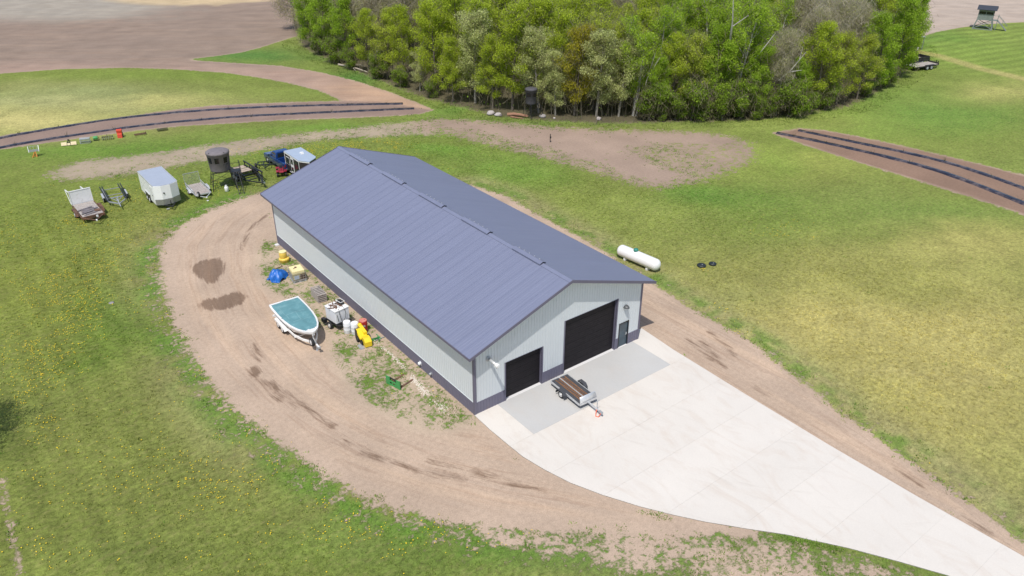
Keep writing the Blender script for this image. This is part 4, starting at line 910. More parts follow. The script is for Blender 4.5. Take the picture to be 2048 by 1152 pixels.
t = thing('blue_tarp_heap', 'crumpled bright blue tarp draped over a heap beside the tote', 'tarp', (-2.75, 25.35, 0), rad(12))
NX, NY = 30, 30; V = []; rr = random.Random(3)
ph = [rr.uniform(0, 6) for _ in range(8)]
for j in range(NY):
    for i in range(NX):
        x = -1+2*i/(NX-1); y = -1+2*j/(NY-1); e = max(abs(x), abs(y)); a = math.atan2(y, x)
        rr_ = 1+.10*math.sin(3*a+ph[0])+.06*math.sin(7*a+ph[1])
        h = max(0, 1-(x*x*.9+y*y*.9)**1.1)**.55*.82*(1-.25*(x > .2)*(x-.2))
        h += .08*math.sin(6*x+2.5*y+ph[2])*h+.06*math.sin(9*y-4*x+ph[3])*h+.035*abs(math.sin(8*a+ph[4]))*(h > .05)
        k = 1/max(1e-3, math.hypot(x, y)/max(e, 1e-3)) if e > 0 else 1
        V.append((x*k*.86*rr_, y*k*.74*rr_, max(h, .012+.02*abs(math.sin(5*a+ph[5])))))
Fq = [(j*NX+i, j*NX+i+1, (j+1)*NX+i+1, (j+1)*NX+i) for j in range(NY-1) for i in range(NX-1)]
meshobj('tarp_sheet', V, Fq, m_blue_tarp, t, True)
mb = MB(); mb.box((.86, .40, .28), (.4, .10, .05), Matrix.Rotation(.5, 3, 'Z')); mb.bar((.5, -.3, .2), (1.02, -.1, .22), .06); mb.bar((.35, .62, .6), (1.0, .55, .62), .05); mb.build('poking_board', m_rust, t)

t = thing('spill_tub', 'wide yellow plastic tub under the yellow drum by the barn wall', 'tub', (-1.02, 28.0, 0))
mb = MB(); mb.smooth = True; mb.lathe([(.40, 0), (.43, .05), (.44, .24), (.47, .25), (.47, .30), (.38, .31)], n=28); mb.build('tub_body', m_yellow_pl, t)
mb = MB(); mb.smooth = True; mb.lathe([(.46, .315), (.46, .36), (.37, .41), (.32, .42)], n=28); mb.build('tub_lid', m_yellow_pl, t)
t = thing('yellow_drum', 'yellow drum with a pale top standing in the yellow tub', 'drum', (-1.06, 28.02, .42))
mb = MB(); mb.smooth = True; mb.lathe([(.31, 0), (.33, .03), (.33, .52), (.31, .56)], n=28); mb.build('drum_body', m_yellow_pl, t)
MB().lathe([(.31, .561), (.335, .563), (.335, .60), (.28, .62)], n=28).build('drum_lid', m_cream, t)

# ---------- slatted crate
t = thing('slatted_crate', 'grey weathered wooden crate with slatted top and end', 'crate', (-1.40, 20.0, 0), rad(-4))
for i in range(7):
    y = -.70+i*.245; MB().bx(-.36, .36, y, y+.125, .70, .735).build('top_slat', m_wood_grey, t)
for i in range(5):
    z = .05+i*.150; MB().bx(-.36, .36, -.745, -.72, z, z+.075).build('front_slat', m_wood_grey, t)
for i in range(4):
    z = .03+i*.172; MB().bx(-.375, -.35, -.70, .90, z, z+.165).build('side_board', m_wood_grey, t)
    MB().bx(.35, .375, -.70, .90, z, z+.165).build('side_board', m_wood_grey, t)
mb = MB()
for x in (-.30, .30):
    for y in (-.66, .1, .85): mb.bx(x-.045, x+.045, y-.045, y+.045, 0, .695)
mb.build('post_frame', m_wood_dark, t)
MB().bx(-.34, .34, -.69, .85, .02, .06).build('crate_floor', m_black, t); MB().bx(-.33, .33, -.60, .84, .58, .62).build('slat_gap_shade', m_black, t)  # black sheet under the top slats paints in the shade inside

# ---------- green pallet fork frame
t = thing('pallet_fork_frame', 'green steel fork carriage with rusty tines lying by the barn', 'implement', (-2.62, 5.90, 0), rad(15.5))
mb = MB(); tilt = .05
for y0, y1 in ((-.66, -.30), (.30, .66)): mb.bx(-.025, .025, y0, y1, .0, .66)
mb.bx(-.022, .022, -.30, .30, .0, .12); mb.bx(-.022, .022, -.30, .30, .30, .40); mb.bx(-.02, .02, -.28, -.16, .12, .30); mb.bx(-.02, .02, .0, .12, .12, .30); mb.build('carriage_plate', m_green, t)
mb = MB(); mb.bx(.03, .10, -.62, .62, .02, .09); mb.bx(.03, .10, -.62, .62, .50, .57); mb.bx(.03, .09, -.20, -.12, .09, .5); mb.build('cross_bar', m_black, t)
for y in (-.50, .42):
    mb = MB(); mb.bx(.11, .16, y-.07, y+.07, .0, .55); mb.prism([(.16, .0), (1.45, .0), (1.45, .018), (.16, .07)][::-1], y-.07, y+.07, 'Y'); mb.build('fork_tine', m_rust, t)

# ---------- flat stone in the lawn
mb = MB(); mb.smooth = True; mb.lathe([(.20, 0), (.22, .03), (.13, .05)], n=9); tag(mb.build('flat_stone', m_rockgrey), 'small flat grey stone half sunk in the left lawn', 'stone').location = (-15.04, 29.5, 0)

# ================================================================== THE ROW BEHIND THE BARN
def tandem(t, x, ys, r, w, m=None):
    for s in (-1, 1):
        for y in ys: wheel(t, s*x, y, r, r, w, m or m_rim, s)
# utility trailer with the white ramp gate
t = thing('ramp_gate_trailer', 'rusty utility trailer with weathered planks and an upright white ramp gate', 'utility trailer', (-12.45, 49.55, 0), rad(2))
mb = MB(); 
for s in (-1, 1): mb.bx(s*1.02-.04, s*1.02+.04, -1.95, 1.95, .50, .66)
for y in (-1.9, -.9, 0, .9, 1.9): mb.bx(-1.0, 1.0, y-.04, y+.04, .48, .60)
for s in (-1, 1): mb.bar((s*.95, -1.95, .55), (0, -3.05, .52), .09)
mb.bx(-1.05, 1.05, -2.02, -1.95, .40, .68); mb.build('frame', m_rust, t)
for i in range(9): x = -.94+i*.21; MB().bx(x, x+.20, -1.9, 1.93, .662, .70).build('deck_plank', m_wood_grey, t)
for s in (-1, 1):
    mb = MB(); mb.bx(s*1.20-.13, s*1.20+.13, -.55, .75, .74, .77); mb.prism([(-.75, .4), (-.55, .74), (-.55, .77), (-.80, .4)], s*1.2-.13, s*1.2+.13, 'X'); mb.prism([(.95, .4), (1.0, .4), (.75, .77), (.75, .74)], s*1.2-.13, s*1.2+.13, 'X'); mb.build('fender', m_rust, t)
for s in (-1, 1): wheel(t, s*1.2, .10, .34, .34, .2, m_rim, s)
g = MB().bx(-.98, .98, 2.00, 2.05, .66, 2.05).build('ramp_gate', m_white, t)
mb = MB(); mb.bx(-1.02, -.96, 1.97, 2.08, .6, 2.10); mb.bx(.96, 1.02, 1.97, 2.08, .6, 2.10); mb.bx(-1.02, 1.02, 1.97, 2.08, 2.06, 2.12); mb.build('gate_frame', m_white, g)
for x in (-.99, .45):
    mb = MB(); mb.bar((x, 2.06, 2.02), (x-.12, 2.95, 2.06), .07); mb.bar((x-.12, 2.95, 2.06), (x-.02, 2.35, .75), .06); mb.bar((x, 2.08, .7), (x-.02, 2.35, .75), .05); mb.build('gate_brace', m_white, g)
for i in range(9):
    rr = random.Random(i); y = -1.6+i*.2+rr.uniform(-.05, .05); a = rr.uniform(.12, .30)
    MB().box((rr.uniform(-.35, .15), y, .73+.03*(i % 3)), (rr.uniform(1.1, 1.6), .15, .045), Matrix.Rotation(a, 3, 'Z')).build('loose_board', m_wood_dark, t)
mb = MB(); mb.box((.62, -1.1, .76), (.5, .5, .1)); mb.build('rusty_plate', m_rust, t)
mb = MB(); mb.bx(-.06, .06, -3.2, -2.95, .46, .58); mb.bx(.2, .38, -2.3, -2.16, .5, .68); mb.build('coupler', m_white, t)

# galvanised bunk trailer
t = thing('bunk_trailer', 'empty galvanised boat trailer with long black bunks between rusty and white trailers', 'boat trailer', (-9.35, 52.3, 0), rad(-4))
mb = MB()
for s in (-1, 1):
    mb.bar((s*.85, 2.6, .45), (s*.85, -1.5, .45), .07, .1); mb.bar((s*.85, -1.5, .45), (s*.05, -2.7, .48), .09, .12)
for y in (2.2, .3, -.5): mb.bar((-.85, y, .45), (.85, y, .45), .06)
mb.bar((0, -1.2, .5), (0, -3.5, .46), .09); mb.bar((-.5, -1.1, .62), (.6, -1.1, .62), .06); mb.bar((-.5, -1.1, .62), (0, -2.0, .5), .05); mb.bar((.6, -1.1, .62), (0, -2.0, .5), .05); mb.build('frame', m_galv, t)
for s in (-1, 1):
    for dx in (-.10, .12):
        b2 = MB().bar((s*.90+dx, 2.9, .62), (s*.86+dx, -1.7, .66), .09, .12).build('bunk', m_black, t)
    mb = MB(); mb.bx(s*1.10-.11, s*1.10+.11, -.55, .95, .56, .60); mb.bx(s*1.20-.01, s*1.2+.01, -.55, .95, .42, .58); mb.build('fender', m_alu, t)
    for y in (-.2, .55): wheel(t, s*1.10, y, .28, .28, .17, m_rim, s)
mb = MB(); mb.bar((0, -2.6, .45), (0, -2.35, 1.05), .07); mb.box((0, -2.35, 1.0), (.14, .2, .14)); mb.build('winch_stand', m_galv, t)

# enclosed cargo trailer
t = thing('enclosed_trailer', 'white enclosed cargo trailer with a v nose and pale roof', 'cargo trailer', (-5.42, 49.55, 0), rad(.5))
base = [(-1.22, 2.75), (-1.22, -2.55), (-.55, -2.95), (.35, -3.0), (1.22, -2.55), (1.22, 2.75)]
mb = MB(); mb.prism(base, .42, 2.46); mb.build('body', m_trailerwhite, t)
mb = MB(); mb.prism([(x*.955, y*.99) for x, y in base], 2.462, 2.50); mb.build('roof', m_paleroof_tr, t)
mb = MB(); 
for s in (-1, 1): mb.bx(s*1.215-.035, s*1.215+.035, -2.55, 2.76, 2.43, 2.53)
mb.bx(-1.22, 1.22, 2.72, 2.78, 2.43, 2.53); mb.build('roof_rail', m_alu, t)
mb = MB(); gd = [(x*1.006, y-.014) for x, y in base[1:5]]
for a, b2 in zip(gd[:-1], gd[1:]): mb.quad((a[0], a[1], .44), (b2[0], b2[1], .44), (b2[0], b2[1], 1.02), (a[0], a[1], 1.02))
mb.build('stone_guard', m_tread, t)
mb = MB(); mb.bx(-1.262, -1.223, -2.3, -1.45, .62, 2.28); dr = mb.build('side_door', m_white, t); MB().bx(-1.285, -1.262, -2.2, -2.1, 1.3, 1.45).build('handle', m_black, dr)
mb = MB(); mb.bx(-1.27, -1.222, -.7, .95, .42, .98); mb.build('wheel_arch', m_black, t)
mb = MB(); mb.bx(-1.30, -1.223, -.72, .97, .985, 1.02); mb.build('fender_lip', m_alu, t)
tandem(t, 1.20, (-.28, .54), .33, .2)
mb = MB(); mb.bar((-.7, -2.7, .40), (-.03, -3.75, .40), .10); mb.bar((.7, -2.7, .40), (.03, -3.75, .40), .10); mb.bx(-.07, .07, -3.95, -3.7, .36, .48); mb.bar((0, -3.4, .05), (0, -3.4, .95), .06); mb.build('tongue', m_black, t)
MB().bx(-.55, -.25, -3.5, -3.35, .08, .16).build('jack_foot', m_alu, t)
MB().bx(-.42, -.30, -3.035, -2.96, 1.62, 1.74).build('nose_vent', m_lid, t)

# aluminium utility trailer
t = thing('aluminium_trailer', 'low aluminium utility trailer with wood deck and mesh ramp right of enclosed trailer', 'utility trailer', (-1.80, 48.95, 0), rad(-1))
for i in range(6): x = -.74+i*.25; MB().bx(x, x+.235, -1.7, 1.7, .42, .46).build('deck_plank', m_wood_grey, t)
mb = MB()
for s in (-1, 1):
    mb.bx(s*.80-.03, s*.80+.03, -1.75, 1.75, .36, .46); mb.bx(s*.80-.025, s*.80+.025, -1.2, 1.75, .70, .76)
    for y in (-1.2, -.2, .75, 1.7): mb.bx(s*.80-.025, s*.80+.025, y-.03, y+.03, .46, .70)
mb.bx(-.83, .83, -1.80, -1.74, .36, .47); mb.bar((-.75, -1.75, .40), (0, -2.85, .40), .07); mb.bar((.75, -1.75, .40), (0, -2.85, .40), .07); mb.build('frame', m_alu, t)
for s in (-1, 1):
    wheel(t, s*.98, .1, .28, .28, .17, m_rim, s)
    mb = MB(); mb.bx(s*.98-.12, s*.98+.12, -.30, .50, .60, .64); mb.prism([(-.5, .34), (-.3, .6), (-.3, .64), (-.55, .36)], s*.98-.12, s*.98+.12, 'X'); mb.prism([(.7, .34), (.75, .36), (.5, .64), (.5, .6)], s*.98-.12, s*.98+.12, 'X'); mb.build('fender', m_alu, t)
wheel(t, -.52, -1.98, .55, .30, .18, m_rim, -1, 'spare_wheel').rotation_euler = (0, 0, 0)
mb = MB()
for i in range(17): x = -.78+i*.0975; mb.bar((x, 1.78, .46), (x, 1.98, 1.62), .008)
for i in range(12): z = .5+i*.1; mb.bar((-.78, 1.785+.172*(z-.46), z), (.78, 1.785+.172*(z-.46), z), .008)
g = mb.build('mesh_ramp', m_galv, t)
mb = MB(); mb.bar((-.80, 1.98, 1.64), (.80, 1.98, 1.64), .05); mb.bar((-.80, 1.78, .44), (-.80, 1.98, 1.64), .035); mb.bar((.80, 1.78, .44), (.80, 1.98, 1.64), .035); mb.build('ramp_frame', m_galv, g)
mb = MB(); mb.bx(-.05, .05, -3.0, -2.8, .36, .46); mb.lathe([(.10, 0), (.12, .06)], (.05, -2.9, .0), n=10); mb.build('coupler', m_white, t)

# round hunting blind on its steel stand
def hunting_blind(label, x, y, zf, r0_, r1_, h, m, md, legs, rz, windows, wsize=(.36, .52)):
    t = thing('hunting_blind', label, 'hunting blind', (x, y, 0), rz)
    mb = MB(); mb.smooth = True
    mb.lathe([(r0_, zf), (r0_+.02, zf+.06), (r1_-.03, zf+h-.30), (r1_+.02, zf+h-.28), (r1_+.01, zf+h-.10), (r1_*.9, zf+h-.02), (r1_*.5, zf+h+.05), (.02, zf+h+.07)], n=36); mb.build('shell', m, t)
    for a in windows:
        zc = zf+h*.60; rr = r0_+(r1_-r0_)*.62+.012; ww, wh = wsize; R = []
        mb = MB(); da = ww/2/rr
        P_ = [(rr+.004*0)*np.array([math.cos(rad(a)+da*k), math.sin(rad(a)+da*k)]) for k in (-1, -.5, 0, .5, 1)]
        off = (r1_-r0_)/h
        for p, q in zip(P_[:-1], P_[1:]):
            mb.quad((p[0]*(1-off*wh/2/rr), p[1]*(1-off*wh/2/rr), zc-wh/2), (q[0]*(1-off*wh/2/rr), q[1]*(1-off*wh/2/rr), zc-wh/2), (q[0]*(1+off*wh/2/rr), q[1]*(1+off*wh/2/rr), zc+wh/2), (p[0]*(1+off*wh/2/rr), p[1]*(1+off*wh/2/rr), zc+wh/2))
        mb.build('window', m_hole, t)
    mb = MB()
    for sx, sy in ((-1, -1), (1, -1), (1, 1), (-1, 1)): mb.bar((sx*legs, sy*legs, 0), (sx*legs*.72, sy*legs*.72, zf), .06)
    for k in range(4):
        c = [(-1, -1), (1, -1), (1, 1), (-1, 1)]; a, b2 = c[k], c[(k+1) % 4]
        mb.bar((a[0]*legs*.97, a[1]*legs*.97, .2), (b2[0]*legs*.83, b2[1]*legs*.83, zf*.62), .03); mb.bar((b2[0]*legs*.97, b2[1]*legs*.97, .2), (a[0]*legs*.83, a[1]*legs*.83, zf*.62), .03)
        mb.bar((a[0]*legs*.84, a[1]*legs*.84, zf*.60), (b2[0]*legs*.84, b2[1]*legs*.84, zf*.60), .035); mb.bar((a[0]*legs*.74, a[1]*legs*.74, zf-.05), (b2[0]*legs*.74, b2[1]*legs*.74, zf-.05), .06)
    mb.lathe([(r0_*.95, zf-.06), (r0_*.95, zf-.002)], n=20); mb.build('stand', m_black, t); return t
t = hunting_blind('grey-brown round hunting blind on a black steel stand beside the trailers', .92, 49.0, 2.02, 1.02, 1.20, 2.12, m_blind, m_blind_dark, 1.22, rad(-12), (214, 254, 302, 60, 130), (.44, .60))
mb = MB(); R = []
for zz in (2.12, 2.9): 
    rr = 1.035+(zz-2.1)*.083; R.append([(rr*math.cos(rad(a)), rr*math.sin(rad(a)), zz) for a in range(285, 336, 10)]+[(rr*.97*math.cos(rad(a)), rr*.97*math.sin(rad(a)), zz) for a in range(335, 284, -10)])
mb.rings(R); mb.build('door', m_blind_dark, t)
mb = MB(); mb.bx(.80, 1.95, -1.45, -.35, 1.93, 1.99)
for x, y in ((.85, -1.4), (1.9, -1.4), (1.9, -.4)): mb.bar((x, y, 0 if x > 1 else 1.2), (x, y, 2.95), .045)
for z in (2.5, 2.95): mb.bar((1.9, -1.4, z), (1.9, -.4, z), .035); mb.bar((.85, -1.4, z), (1.9, -1.4, z), .035)
mb.build('landing', m_black, t)
mb = MB()
for x in (1.12, 1.62): mb.bar((x, -1.45, 1.95), (x+.10, -3.05, 0), .06)
for i in range(8): k = (i+.5)/8; mb.bar((1.12+.10*k, -1.45-1.6*k, 1.95*(1-k)), (1.62+.10*k, -1.45-1.6*k, 1.95*(1-k)), .06, .03)
mb.build('ladder', m_black, t)
for a in (215, 300): MB().lathe([(.05, 0), (.05, .05)], (1.12*math.cos(rad(a)), 1.12*math.sin(rad(a)), 4.10), n=8).build('roof_bolt', m_black, t)
t = thing('gas_cylinder', 'small white gas cylinder standing under the round blind', 'gas cylinder', (.70, 47.42, 0))
mb = MB(); mb.smooth = True; mb.lathe([(.15, 0), (.21, .05), (.21, .48), (.15, .58), (.06, .62)], n=18); mb.build('cylinder_body', m_white, t)
MB().lathe([(.11, .60), (.12, .72), (.10, .72), (.09, .61)], n=14).build('valve_collar', m_white, t)

# black equipment trailer with raised side rails
t = thing('black_trailer', 'black steel trailer with raised side rails and loose plywood behind the round blind', 'trailer', (3.85, 49.95, 0), rad(3))
mb = MB()
for s in (-1, 1):
    mb.bar((s*.98, 2.7, .62), (s*.98, -2.2, .62), .10, .16)
    mb.bar((s*1.0, 2.8, 1.05), (s*1.0, -2.2, 1.12), .12, .12)
    for y in (2.6, 1.2, -.2, -2.0): mb.bar((s*.99, y, .62), (s*1.0, y, 1.1), .09)
for y in (2.5, 1.5, .5, -.5, -1.4, -2.2): mb.bar((-.98, y, .60), (.98, y, .60), .09)
mb.bar((-.9, -2.2, .6), (.15, -3.7, .55), .10); mb.bar((.95, -2.2, .6), (.25, -3.7, .55), .10); mb.build('frame', m_black, t)
for y0, y1, x0, x1 in ((1.55, 2.5, -.8, .75), (.35, 1.4, -.85, .85)): MB().bx(x0, x1, y0, y1, .66, .69).build('plywood_sheet', m_ply, t)
for s in (-1, 1):
    for y in (-.25, .6): wheel(t, s*1.15, y, .36, .36, .22, m_rim if y < 0 else m_rim, s)
for s in (-1, 1): MB().bx(s*1.15-.13, s*1.15+.13, -.7, 1.05, .76, .80).build('fender', m_black, t)
mb = MB(); mb.bar((.2, -3.0, .5), (.2, -3.0, 1.35), .16); mb.bar((.2, -3.0, 1.35), (.2, -4.0, .7), .12); mb.bx(.12, .28, -4.2, -3.7, .5, .62); mb.build('gooseneck', m_lid, t)
mb = MB(); mb.box((.22, -3.75, .70), (.22, .25, .2)); mb.box((.25, -4.15, .62), (.2, .2, .16)); mb.build('jack_head', m_chrome, t)

# dark harrow implement
t = thing('wheeled_cultivator', 'dark wheeled cultivator frame in the grass between round blind and truck', 'implement', (7.0, 51.9, 0), rad(-28))
mb = MB()
for y in (-.5, .5): mb.bar((-1.1, y, .55), (1.1, y, .55), .09)
for x in (-1.0, -.35, .35, 1.0): mb.bar((x, -.55, .55), (x, .55, .55), .08)
mb.bar((-.4, -.5, .55), (0, -1.35, .45), .08); mb.bar((.4, -.5, .55), (0, -1.35, .45), .08); mb.bar((0, .2, .55), (0, .1, 1.2), .08); mb.build('frame', m_lid, t)
for i in range(7): x = -1.0+i*.33; MB().tube([(x, .5, .55), (x, .78, .45), (x, .82, .2), (x, .62, .02)], .03, 5).build('spring_tine', m_black, t)
for s in (-1, 1): wheel(t, s*1.25, 0, .30, .30, .18, m_galv, s)

# blue pickup
t = thing('pickup_truck', 'blue and slate pickup truck parked behind the dark trailer cabin', 'pickup truck', (8.72, 51.55, 0), rad(2))
hw_ = .98
mb = MB(); mb.prism([(2.75, .45), (2.80, .80), (2.70, 1.02), (1.55, 1.14), (1.1, 1.16), (-.72, 1.16), (-.72, .42), (2.6, .40)][::-1], -hw_, hw_, 'X'); mb.build('body', m_truckblue, t, bevel=.05)
mb = MB(); R = []
for z, y0, y1, w in ((1.165, 1.22, -.62, .93), (1.45, .90, -.58, .88), (1.80, .40, -.50, .78), (1.86, .28, -.45, .74)): R.append([(-w, y0, z), (-w, y1, z), (w, y1, z), (w, y0, z)])
mb.rings(R); mb.build('cab', m_truckblue, t, bevel=.04)
mb = MB(); mb.quad((-.80, 1.12, 1.24), (.80, 1.12, 1.24), (.72, .52, 1.74), (-.72, .52, 1.74)); V_ = mb
mb.build('windscreen', m_glass, t)
for s in (-1, 1): 
    mb = MB(); mb.add([(s*.925, .92, 1.22), (s*.925, -.50, 1.22), (s*.815, -.42, 1.72), (s*.815, .46, 1.72)], [(0, 1, 2, 3)[::s]]); mb.build('side_window', m_glass, t)
MB().quad((-.70, -.612, 1.24), (.70, -.612, 1.24), (.62, -.545, 1.70), (-.62, -.545, 1.70)).build('rear_window', m_glass, t)
mb = MB()
for s in (-1, 1): mb.bx(s*.91-.07, s*.91+.07, -2.95, -.725, .55, 1.16)
mb.bx(-.84, .84, -2.95, -2.88, .55, 1.14); mb.bx(-.84, .84, -2.88, -.73, .55, .62); mb.bx(-.84, .84, -.78, -.725, .62, 1.16); mb.build('bed', m_truckblue, t)
for s in (-1, 1): MB().bx(s*.992-.008, s*.992+.008, -2.9, 2.6, .46, .86).build('lower_side_panel', m_trucksilver, t)
MB().bx(-.95, .95, 2.78, 2.9, .42, .62).build('bumper', m_chrome, t); MB().bx(-.95, .95, -3.08, -2.96, .45, .60).build('bumper', m_chrome, t)
for s in (-1, 1):
    for y in (-1.85, 1.75): wheel(t, s*.92, y, .38, .38, .24, m_chrome, s)
    MB().bx(s*.72-.14, s*.72+.14, 2.72, 2.80, .70, .88).build('headlight', m_white, t)
    MB().box((s*1.1, .95, 1.25), (.2, .1, .16)).build('mirror', m_lid, t)
    MB().bx(s*.90-.07, s*.90+.07, -2.975, -2.952, .80, 1.08).build('tail_light', m_red, t)

# quad bike
t = thing('quad_bike', 'red and black quad bike at the foot of the dark trailer cabin', 'quad bike', (7.40, 48.6, 0), rad(160))
mb = MB(); mb.prism([(-.80, .55), (-.75, .80), (-.2, .85), (.1, .72), (.35, .95), (.75, .88), (.88, .60), (.4, .45), (-.4, .45)][::-1], -.24, .24, 'X'); mb.build('body', m_ladderred, t)
for s in (-1, 1):
    for y in (.25, -.85): MB().bx(s*.40-.17, s*.40+.17, y, y+.6, .66, .71).build('fender', m_ladderred, t)
MB().bx(-.16, .16, -.72, .05, .851, .93).build('seat', m_black, t)
mb = MB()
for y in (.45, .85): mb.bar((-.45, y, 1.0), (.45, y, 1.0), .03)
for x in (-.4, 0, .4): mb.bar((x, .4, 1.0), (x, .9, 1.0), .03)
mb.bar((-.36, .3, 1.12), (.36, .3, 1.12), .035); mb.bar((0, .3, .85), (0, .25, 1.12), .05); mb.build('rack', m_lid, t)
for s in (-1, 1):
    for y in (-.55, .55): wheel(t, s*.45, y, .28, .28, .22, m_galv, s)

# ice fishing cabin on its trailer
t = thing('fish_house', 'dark sided trailer cabin with pale blue roof half hidden by the barn', 'trailer cabin', (9.12, 46.3, 0), rad(0))
base = [(-1.0, 2.5), (-1.0, -1.4), (-.25, -2.55), (.80, -1.75), (1.0, -1.4), (1.0, 2.5)]
mb = MB(); mb.prism(base, .50, 2.55); mb.build('cabin_wall', m_fish, t)
mb = MB(); mb.prism([(x*1.03, y*1.015) for x, y in base], 2.552, 2.63); mb.build('roof', m_paleroof, t)
mb = MB(); mb.bx(-1.045, -1.002, -1.38, 2.50, 2.42, 2.545); mb.bx(-1.03, -1.002, -1.43, -1.35, .5, 2.42); mb.bx(-1.03, -1.002, 2.42, 2.50, .5, 2.42)
mb.add([(-1.01, -1.42, 2.44), (-.255, -2.575, 2.44), (-.255, -2.575, 2.55), (-1.01, -1.42, 2.55)], [(0, 1, 2, 3)]); mb.build('white_trim', m_white, t)
dr = MB().bx(-1.05, -1.002, .10, .85, .62, 2.36).build('door', m_white, t)
mb = MB(); mb.bx(-1.06, -1.051, .20, .75, 1.62, 2.20); mb.bx(-1.06, -1.051, .20, .75, .80, 1.30); mb.build('door_pane', m_glass, dr)
for y0, y1, z0, z1 in ((1.25, 2.05, 1.35, 2.10), (-1.05, -.2, .9, 2.15)):
    wv = MB().bx(-1.03, -1.002, y0-.05, y1+.05, z0-.05, z1+.05).build('window', m_white if y0 > 0 else m_lid, t); MB().bx(-1.045, -1.031, y0, y1, z0, z1).build('pane', m_glass, wv)
mb = MB(); mb.box((.25, .55, 2.69), (.36, .36, .10)); mb.box((.20, .20, 2.67), (.30, .22, .07)); mb.build('roof_vent', m_white, t)
MB().bx(-1.08, -1.002, -.1, 1.4, .52, .58).build('step_rail', m_alu, t)
for s in (-1, 1): wheel(t, s*1.08, .3, .36, .36, .2, m_rim, s)
mb = MB(); mb.bar((-.5, -1.9, .42), (-.1, -3.6, .42), .1); mb.bar((.3, -2.0, .42), (-.05, -3.6, .42), .1); mb.bx(-.9, .9, -1.3, 2.4, .38, .49); mb.build('chassis', m_black, t)

# ================================================================== IMPLEMENTS ALONG THE BED
t = thing('cage_carrier', 'galvanised cage carrier standing on an orange post frame by the brown bed', 'implement', (-13.7, 72.3, 0), rad(-12)); t.scale = (0.66,)*3
mb = MB(); mb.bx(-.75, .75, .0, .7, .95, 1.0); mb.bx(-.75, .75, .0, .05, 1.0, 1.35); mb.build('tray', m_galv, t)
mb = MB()
for s in (-1, 1): mb.bar((s*.8, .0, .9), (s*.85, .75, 1.8), .08); mb.bar((s*.8, .7, .95), (s*.85, .75, 1.8), .05)
mb.bar((-.85, .75, 1.75), (.85, .75, 1.75), .05)
for x in (-.5, 0, .5): mb.bar((x, .7, 1.0), (x, .75, 1.75), .04)
mb.build('side_rail', m_galv, t)
mb = MB(); mb.bar((.25, .1, .95), (.30, -.45, 0), .13); mb.bar((.15, .1, .95), (-.38, -.45, 0), .12); mb.bar((.1, .2, .9), (.1, .6, 0), .11); mb.bar((-.5, .3, .05), (.4, .3, .05), .12); mb.build('orange_stand', m_orange, t)
t = thing('grader_blade', 'cream three point blade with black hitch lying in grass by the brown bed', 'implement', (-9.6, 74.35, 0), rad(-18)); t.scale = (0.66,)*3
for s in (-1, 1): MB().box((s*.82, -.05, .40), (.95, .10, .62), Matrix.Rotation(-.5, 3, 'X')).build('blade_wing', m_creampaint, t)
mb = MB(); mb.box((0, -.1, .3), (.5, .12, .4), Matrix.Rotation(-.5, 3, 'X')); mb.build('centre_plate', m_creampaint, t)
mb = MB(); mb.bar((-.3, 0, .2), (0, .35, 1.15), .1); mb.bar((.3, 0, .2), (0, .35, 1.15), .1); mb.bar((0, .35, 1.15), (.3, .8, .5), .08); mb.bar((-.4, .2, .5), (.4, .2, .5), .1); mb.build('hitch', m_black, t)
t = thing('wire_cage_crate', 'grey wire sided metal crate in grass below the brown bed', 'crate', (-7.75, 74.3, 0), rad(-16)); t.scale = (0.66,)*3
mb = MB()
for z in (.08, .45, .85):
    for y in (-.5, .5): mb.bar((-.85, y, z), (.85, y, z), .06)
    for x in (-.85, .85): mb.bar((x, -.5, z), (x, .5, z), .06)
for i in range(9):
    x = -.85+i*.2125
    for y in (-.5, .5): mb.bar((x, y, 0), (x, y, .88), .035)
mb.build('cage_frame', m_galv, t)
for i in range(4): y = -.42+i*.25; MB().bx(-.85, .85, y, y+.14, .86, .90).build('top_slat', m_alu, t)
t = thing('green_sprayer', 'small dark green implement beside the grey wire crate', 'implement', (-6.5, 74.4, 0), rad(-10)); t.scale = (0.66,)*3
mb = MB(); mb.smooth = True; mb.lathe([(.30, -.4), (.34, -.3), (.34, .3), (.30, .4)], (0, 0, .55), 'X', 16); mb.build('tank', m_green, t)
mb = MB(); mb.bar((-.4, -.3, .1), (-.4, .3, .1), .08); mb.bar((.4, -.3, .1), (.4, .3, .1), .08); mb.bar((-.4, 0, .1), (.4, 0, .1), .08); mb.bar((.55, 0, .1), (.55, 0, .7), .08); mb.build('frame', m_black, t)
t = thing('disc_harrow', 'grey steel disc harrow in the grass left of the red implement', 'implement', (-5.2, 74.0, 0), rad(-14)); t.scale = (0.66,)*3
mb = MB(); 
for y in (-.35, .35): mb.bar((-1.0, y, .55), (1.0, y, .55), .08)
for x in (-.9, 0, .9): mb.bar((x, -.4, .55), (x, .4, .55), .08)
mb.bar((0, 0, .55), (0, .1, 1.0), .08); mb.build('frame', m_lid, t)
for y in (-.35, .35):
    for i in range(6): MB().lathe([(.02, -.03), (.27, .0), (.27, .012), (.02, .03)], (-.9+i*.36, y, .27), 'X', 14).build('disc', m_galv, t)
t = thing('red_planter', 'upright bright red implement between disc harrow and rusty harrow', 'implement', (-3.7, 74.0, 0), rad(-20)); t.scale = (0.78,)*3
mb = MB(); mb.prism([(-.45, .0), (-.35, .55), (.0, .7), (.35, .6), (.4, .1), (.1, .0)], -.35, .35, 'X'); mb.build('lower_hopper', m_redpaint, t)
mb = MB(); mb.prism([(-.05, .7), (-.1, 1.15), (.35, 1.3), (.5, .95), (.3, .62)], -.42, .38, 'X'); mb.build('upper_hopper', m_redpaint, t)
